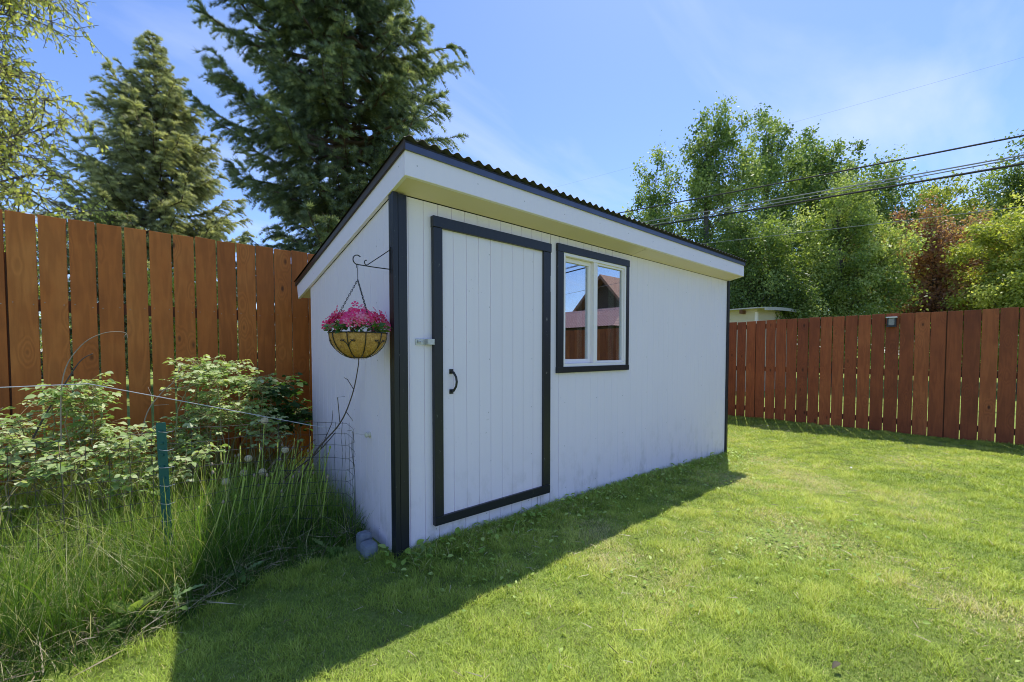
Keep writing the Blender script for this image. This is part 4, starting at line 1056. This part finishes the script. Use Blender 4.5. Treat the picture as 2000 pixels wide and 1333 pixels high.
# raspberry canes
M['rasp'] = leafy('raspberry_leaves', [(0,(.15,.26,.06)),(.4,(.34,.47,.16)),(.75,(.58,.65,.34)),(1,(.75,.78,.52))], .38, 1.2, .5, .35)
M['rasp_dark'] = leafy('dark_currant_leaves', [(0,(.03,.08,.02)),(1,(.09,.18,.05))], .35)
M['cane_live'] = plain('live_cane', (.30,.25,.12), .7, var=.3, scale=30)
RT, RF = leaf_tpl(.68, .10, .22)
def raspberry(name, label, canes, lmat, seed, lsz=.042, dens=1.15, group='raspberry bushes along the left fence', cat='shrub'):
    rs = np.random.RandomState(seed); root = empty(name, (canes[0][0], canes[0][1], 0), label, cat, group)
    lines = []; P = []; D = []; S = []; T = []
    for (x, y, tx, ty, tz) in canes:
        p0 = np.array([x,y,0.]); p3 = np.array([tx,ty,tz]); t = np.linspace(0,1,12)[:,None]
        p1 = p0 + np.array([0,0,tz*.75]); p2 = p3 + np.array([(x-tx)*.3,(y-ty)*.3,.12*tz])
        C = (1-t)**3*p0 + 3*t*(1-t)**2*p1 + 3*t*t*(1-t)*p2 + t**3*p3; C[1:] += rs.randn(11,3)*.012
        lines.append((C, np.linspace(.0045,.0018,12)))
        n = int(24*dens*tz); tt = np.sort(rs.uniform(.34,1,n)); tt = tt**.75
        ax = unit(np.gradient(C, axis=0))
        for k in range(n):
            q = np.array([np.interp(tt[k], t[:,0], C[:,c]) for c in range(3)]); phi = k*2.4+rs.rand()*.8
            pet = np.array([math.cos(phi), math.sin(phi), rs.uniform(-.1,.7)]); pl = rs.uniform(.03,.15); e = q + pet*pl
            lines.append((np.stack([q, (q+e)/2+np.array([0,0,.006]), e]), np.array([.0016,.0013,.001])))
            f = pet*np.array([1,1,.35]) + np.array([0,0,-.25]); f /= np.linalg.norm(f); s = np.cross(f,[0,0,1.]); s /= np.linalg.norm(s)+1e-9
            sz = lsz*rs.uniform(.55,1.2); tn = rs.rand()
            m = 5 if rs.rand() < .4 else 3
            for j in range(m):
                if j == 0: dd, pp, ss = f, e, sz*1.1
                elif j < 3: dd, pp, ss = f*.35 + s*(1 if j == 1 else -1), e - pet*.006, sz*.85
                else: dd, pp, ss = -f*.1 + s*(1 if j == 3 else -1), e - pet*.03, sz*.7
                P.append(pp); D.append(dd + rs.randn(3)*.18); S.append(ss); T.append(np.clip(tn*.6+rs.rand()*.4,0,1))
    P = np.array(P); n = len(P)
    v, fs, a = scatter(RT, RF, P, frames(np.array(D), rs.randn(n)*.45), np.array(S), np.array(T))
    np_mesh('leaves', v, fs, lmat, root, a)
    v, f = tubes(lines, 5); np_mesh('canes', v, f, M['cane_live'], root)
rr_ = np.random.RandomState(91)
def canes(x0, x1, y0, y1, z0, z1, n, spread=.22):
    o = []
    for k in range(n):
        tx = rr_.uniform(x0,x1); ty = rr_.uniform(y0,y1); o.append((tx+rr_.uniform(-spread,spread), ty+rr_.uniform(-.05,.2), tx, ty, rr_.uniform(z0,z1)))
    return o
raspberry('raspberry_bush', 'pale raspberry bush filling the far left under the fence', canes(-2.6,-1.65,1.15,2.0,.48,.86,30), M['rasp'], 401)
raspberry('raspberry_bush', 'raspberry bush with a raised tip of leaves left of the green post', canes(-1.62,-1.35,1.5,1.9,.60,1.02,13,.1)+canes(-1.75,-1.2,1.1,1.7,.45,.72,16), M['rasp'], 402)
raspberry('raspberry_bush', 'low raspberry bush right behind the green post', canes(-1.25,-.85,1.05,1.75,.42,.72,20), M['rasp'], 403)
raspberry('raspberry_bush', 'tallest raspberry bush with arching pale shoots against the orange boards', canes(-.95,-.42,1.4,1.95,.66,1.10,20,.15)+canes(-.95,-.35,1.2,1.8,.5,.8,18)+[(-.7,1.7,-.80,1.7,1.10),(-.7,1.75,-.62,1.75,1.10),(-.6,1.8,-.42,1.8,1.0)], M['rasp'], 404)
raspberry('currant_bush', 'dark green shaded bush between the raspberries and the shed', canes(-.38,-.02,1.75,2.15,.62,.93,13,.1), M['rasp_dark'], 405, .07)

# dead canes and twigs
def stick(pts, r, m, label, name='dead_cane', sub=()):
    P = [Vector(p) for p in pts]; Q = []
    for i in range(len(P)-1):
        a, b_, c, d = P[max(0,i-1)], P[i], P[i+1], P[min(len(P)-1,i+2)]
        for k in range(6):
            t = k/6; Q.append(.5*((2*b_) + (c-a)*t + (2*a-5*b_+4*c-d)*t*t + (-a+3*b_-3*c+d)*t**3))
    Q.append(P[-1]); b = MB(); b.tube(Q, list(np.linspace(r, r*.45, len(Q))), 6)
    for s_ in sub:
        b.tube([Vector(p) for p in s_], [r*.5]*(len(s_)-1)+[r*.25], 5)
    o = b.build(name, M[m], None, smooth=True); tag(o, label, 'dead twig', 'dead canes in the weeds')
stick([(-1.52,1.45,0),(-1.52,1.45,.75),(-1.50,1.45,1.10),(-1.42,1.45,1.28),(-1.32,1.45,1.36),(-1.22,1.45,1.37),(-1.205,1.45,1.33)], .0042, 'cane', 'long pale dead cane arching over against the left fence', sub=[[(-1.21,1.45,1.36),(-1.225,1.45,1.335)]])
stick([(-1.75,1.6,.45),(-1.62,1.6,.80),(-1.52,1.6,1.02),(-1.44,1.6,1.18),(-1.38,1.6,1.23)], .006, 'darkcane', 'dark straight twig leaning across the left fence boards')
stick([(-1.18,1.5,.4),(-1.13,1.5,.78),(-1.05,1.5,.94),(-.98,1.5,1.02),(-.93,1.5,1.14)], .005, 'cane', 'forked dead branch above the leaves left of the green post', sub=[[(-1.08,1.5,.90),(-1.11,1.5,1.0)],[(-1.0,1.5,1.0),(-.93,1.5,1.05),(-.86,1.5,1.0)],[(-1.08,1.5,.87),(-1.0,1.5,.87)],[(-1.05,1.5,.97),(-.9,1.5,.99),(-.76,1.5,1.03)]])
stick([(-1.95,1.3,.5),(-1.86,1.3,.75),(-1.78,1.3,.88),(-1.72,1.3,.93)], .004, 'cane', 'thin pale twig rising at the left edge')
stick([(-.30,.98,.30),(-.22,.80,.55),(-.12,.62,.75),(-.07,.52,.95),(-.05,.46,1.14),(-.05,.45,1.20)], .006, 'darkcane', 'thin dark vine climbing the shed side wall under the basket',
      sub=[[(-.06,.52,.99),(-.07,.60,1.05),(-.06,.70,1.06)],[(-.12,.62,.76),(-.10,.72,.92),(-.07,.66,.93)],[(-.20,.78,.56),(-.10,.85,.72),(-.06,.95,.80)],[(-.1,.56,.84),(-.08,.48,.78)]])
stick([(-.55,1.25,.10),(-.35,1.05,.34),(-.20,.9,.50),(-.10,.78,.66)], .007, 'darkcane', 'dark leaning branch crossing the wire mesh by the wall')
rs = np.random.RandomState(17)
for k in range(16):
    x = rs.uniform(-.55,-.15); y = rs.uniform(1.15,1.75)
    stick([(x-.15,y-.1,rs.uniform(.05,.15)),(x,y,rs.uniform(.22,.34)),(x+rs.uniform(.1,.25),y+rs.uniform(.0,.12),rs.uniform(.38,.56))], rs.uniform(.003,.006), 'cane' if k % 3 else 'darkcane', 'dry leaning stick in the twig heap between fence and shed')

# green T post, mesh and wires
px0, py0 = -1.035, .70
tp = empty('fence_post', (px0,py0,0), 'green painted steel fence post standing in the tall grass', 'post')
b = MB(); b.box(-.024,.024,-.0045,.0,-.1,.85); b.box(-.003,.003,.0005,.028,-.1,.848)
for k in range(12): b.box(-.008,.008,-.0105,-.005,.08+k*.065,.092+k*.065)
ct, st_ = math.cos(-.55), math.sin(-.55)
b.v = [(px0 + x*ct - y*st_ - .022*z/.85, py0 + x*st_ + y*ct, z) for x, y, z in b.v]
b.build('steel_bar', M['post_green'], tp, bevel=.001)
b = MB(); rng = random.Random(4)
for zz in (.80,.70,.60,.50,.40,.30):
    b = MB(); b.tube([(px0-.034,py0+.01,zz),(px0-.03,py0-.02,zz+.002),(px0+.0,py0-.022,zz+rng.uniform(-.008,.008)),(px0+.03,py0-.02,zz)], .0016, 5); b.build('wire_tie', M['white_wire'], tp)

def mesh_wire():
    b = MB(); rng = random.Random(8)
    path = [(-3.4,1.0),(-2.2,.86),(-1.05,.72),(-.55,.66),(-.20,.50),(-.11,.40),(-.14,.30),(-.22,.27)]
    P = [Vector((x,y,0)) for x,y in path]; D = [0]
    for i in range(1,len(P)): D.append(D[-1]+(P[i]-P[i-1]).length)
    def at(s):
        return Vector((np.interp(s,D,[p.x for p in P]), np.interp(s,D,[p.y for p in P]), 0))
    S = D[-1]
    top = lambda s: .79 + .012*math.sin(s*3) - (.03 if s > S-.2 else 0)
    for k in range(10):
        pts = []
        for s in np.arange(0,S,.05):
            p = at(s); pts.append((p.x+.006*math.sin(s*9+k), p.y+.006*math.cos(s*7+k*2), top(s)-k*.078+.006*math.sin(s*11+k*1.7)))
        b.tube(pts, .0013, 4, False)
    s = .03
    while s < S:
        p = at(s); q = .012
        pts = [(p.x+rng.uniform(-q,q)*.6, p.y+rng.uniform(-q,q)*.6, top(s)-k*.1) for k in range(8)]; b.tube(pts, .0012, 4, False); s += .088 if s < S-.5 else .05
    o = b.build('wire_mesh', M['wire'], None); tag(o, 'old sagging square wire mesh strung through the weeds to the shed side', 'wire mesh')
mesh_wire()
b = MB(); b.tube([(-3.2,1.32,1.03),(-1.39,1.40,1.041),(-.75,1.27,.85),(-.15,1.131,.669),(-.03,.9,.665)], .0032, 6)
tag(b.build('bent_wire', M['white_wire'], None), 'single pale wire bent upward in front of the left fence', 'wire')
b = MB(); b.tube([(-.12,.40,.72),(-.06,.40,.70),(-.035,.394,.695)], .0012, 4); tag(b.build('tie_wire', M['white_wire'], None), 'short thin wire end reaching toward the insulator on the side wall', 'wire')

# ------------------------------------------------------------------ light, sky, camera
SUN = Vector((.44,.185,1)).normalized()
elev = math.asin(SUN.z); rot = math.atan2(SUN.x, SUN.y)
ld = bpy.data.lights.new('sun', 'SUN'); ld.energy = 5.0; ld.angle = math.radians(.5); ld.color = (1,.955,.86)
lo = bpy.data.objects.new('sun', ld); COL.objects.link(lo); lo.rotation_euler = SUN.to_track_quat('Z','Y').to_euler()
W = bpy.data.worlds.new('World'); SC.world = W; W.use_nodes = True; nt = W.node_tree; nt.nodes.clear()
o_ = nt.nodes.new('ShaderNodeOutputWorld'); bg = nt.nodes.new('ShaderNodeBackground'); bg.inputs[1].default_value = .15
sky = nt.nodes.new('ShaderNodeTexSky'); sky.sky_type = 'NISHITA'; sky.sun_disc = False; sky.sun_elevation = elev; sky.sun_rotation = rot
sky.air_density = 1.0; sky.dust_density = .6; sky.ozone_density = 1.6; sky.altitude = 600
tc = nt.nodes.new('ShaderNodeTexCoord')
sep = nt.nodes.new('ShaderNodeSeparateXYZ'); nt.links.new(tc.outputs['Generated'], sep.inputs[0])
# project direction on a high plane for thin cirrus
def mth(op, a, b=0., clamp=False):
    n = nt.nodes.new('ShaderNodeMath'); n.operation = op; n.use_clamp = clamp
    for s, v in ((n.inputs[0],a),(n.inputs[1],b)):
        if hasattr(v,'links'): nt.links.new(v, s)
        else: s.default_value = v
    return n.outputs[0]
den = mth('ADD', mth('MAXIMUM', sep.outputs[2], 0.0), .12)
cx = nt.nodes.new('ShaderNodeCombineXYZ'); nt.links.new(mth('DIVIDE', sep.outputs[0], den), cx.inputs[0]); nt.links.new(mth('DIVIDE', sep.outputs[1], den), cx.inputs[1])
mp = nt.nodes.new('ShaderNodeMapping'); mp.inputs['Rotation'].default_value = (0,0,-.75); mp.inputs['Scale'].default_value = (.55,1.5,1); mp.inputs['Location'].default_value = (.4,.3,0)
nt.links.new(cx.outputs[0], mp.inputs[0])
nz = nt.nodes.new('ShaderNodeTexNoise'); nz.inputs['Scale'].default_value = 1.1; nz.inputs['Detail'].default_value = 7; nz.inputs['Roughness'].default_value = .52; nz.inputs['Distortion'].default_value = .6
nt.links.new(mp.outputs[0], nz.inputs['Vector'])
rp = nt.nodes.new('ShaderNodeMapRange'); rp.inputs[1].default_value = .51; rp.inputs[2].default_value = .80; nt.links.new(nz.outputs['Fac'], rp.inputs[0])
fac = mth('MULTIPLY', rp.outputs[0], .62)
tn = nt.nodes.new('ShaderNodeMix'); tn.data_type = 'RGBA'; tn.blend_type = 'MULTIPLY'; tn.inputs[0].default_value = 1; tn.inputs[7].default_value = (1.12,1.24,1.60,1)
nt.links.new(sky.outputs[0], tn.inputs[6])
mx = nt.nodes.new('ShaderNodeMix'); mx.data_type = 'RGBA'; nt.links.new(fac, mx.inputs[0]); nt.links.new(tn.outputs[2], mx.inputs[6]); mx.inputs[7].default_value = (5.6,6.4,8.0,1)
nt.links.new(mx.outputs[2], bg.inputs[0]); nt.links.new(bg.outputs[0], o_.inputs[0])

cd = bpy.data.cameras.new('camera'); cam = bpy.data.objects.new('camera', cd); COL.objects.link(cam)
cam.location = (-1.0945,-2.3113,1.24); cam.rotation_euler = (math.radians(90-1.956), 0, math.radians(49.131-90))
cd.sensor_width = 36; cd.lens = 816.9/2000*36; cd.shift_y = (715.9-666.5)/2000; cd.clip_end = 1000; cd.clip_start = .02
SC.camera = cam
SC.render.engine = 'CYCLES'
SC.view_settings.view_transform = 'Standard'; SC.view_settings.look = 'None'; SC.view_settings.exposure = 0
SC.cycles.max_bounces = 8; SC.cycles.use_denoising = True; SC.cycles.denoiser = 'OPENIMAGEDENOISE'; SC.cycles.denoising_input_passes = 'RGB_ALBEDO_NORMAL'; SC.cycles.denoising_prefilter = 'ACCURATE'
SC.cycles.filter_width = 1.0
SC.cycles.use_adaptive_sampling = False
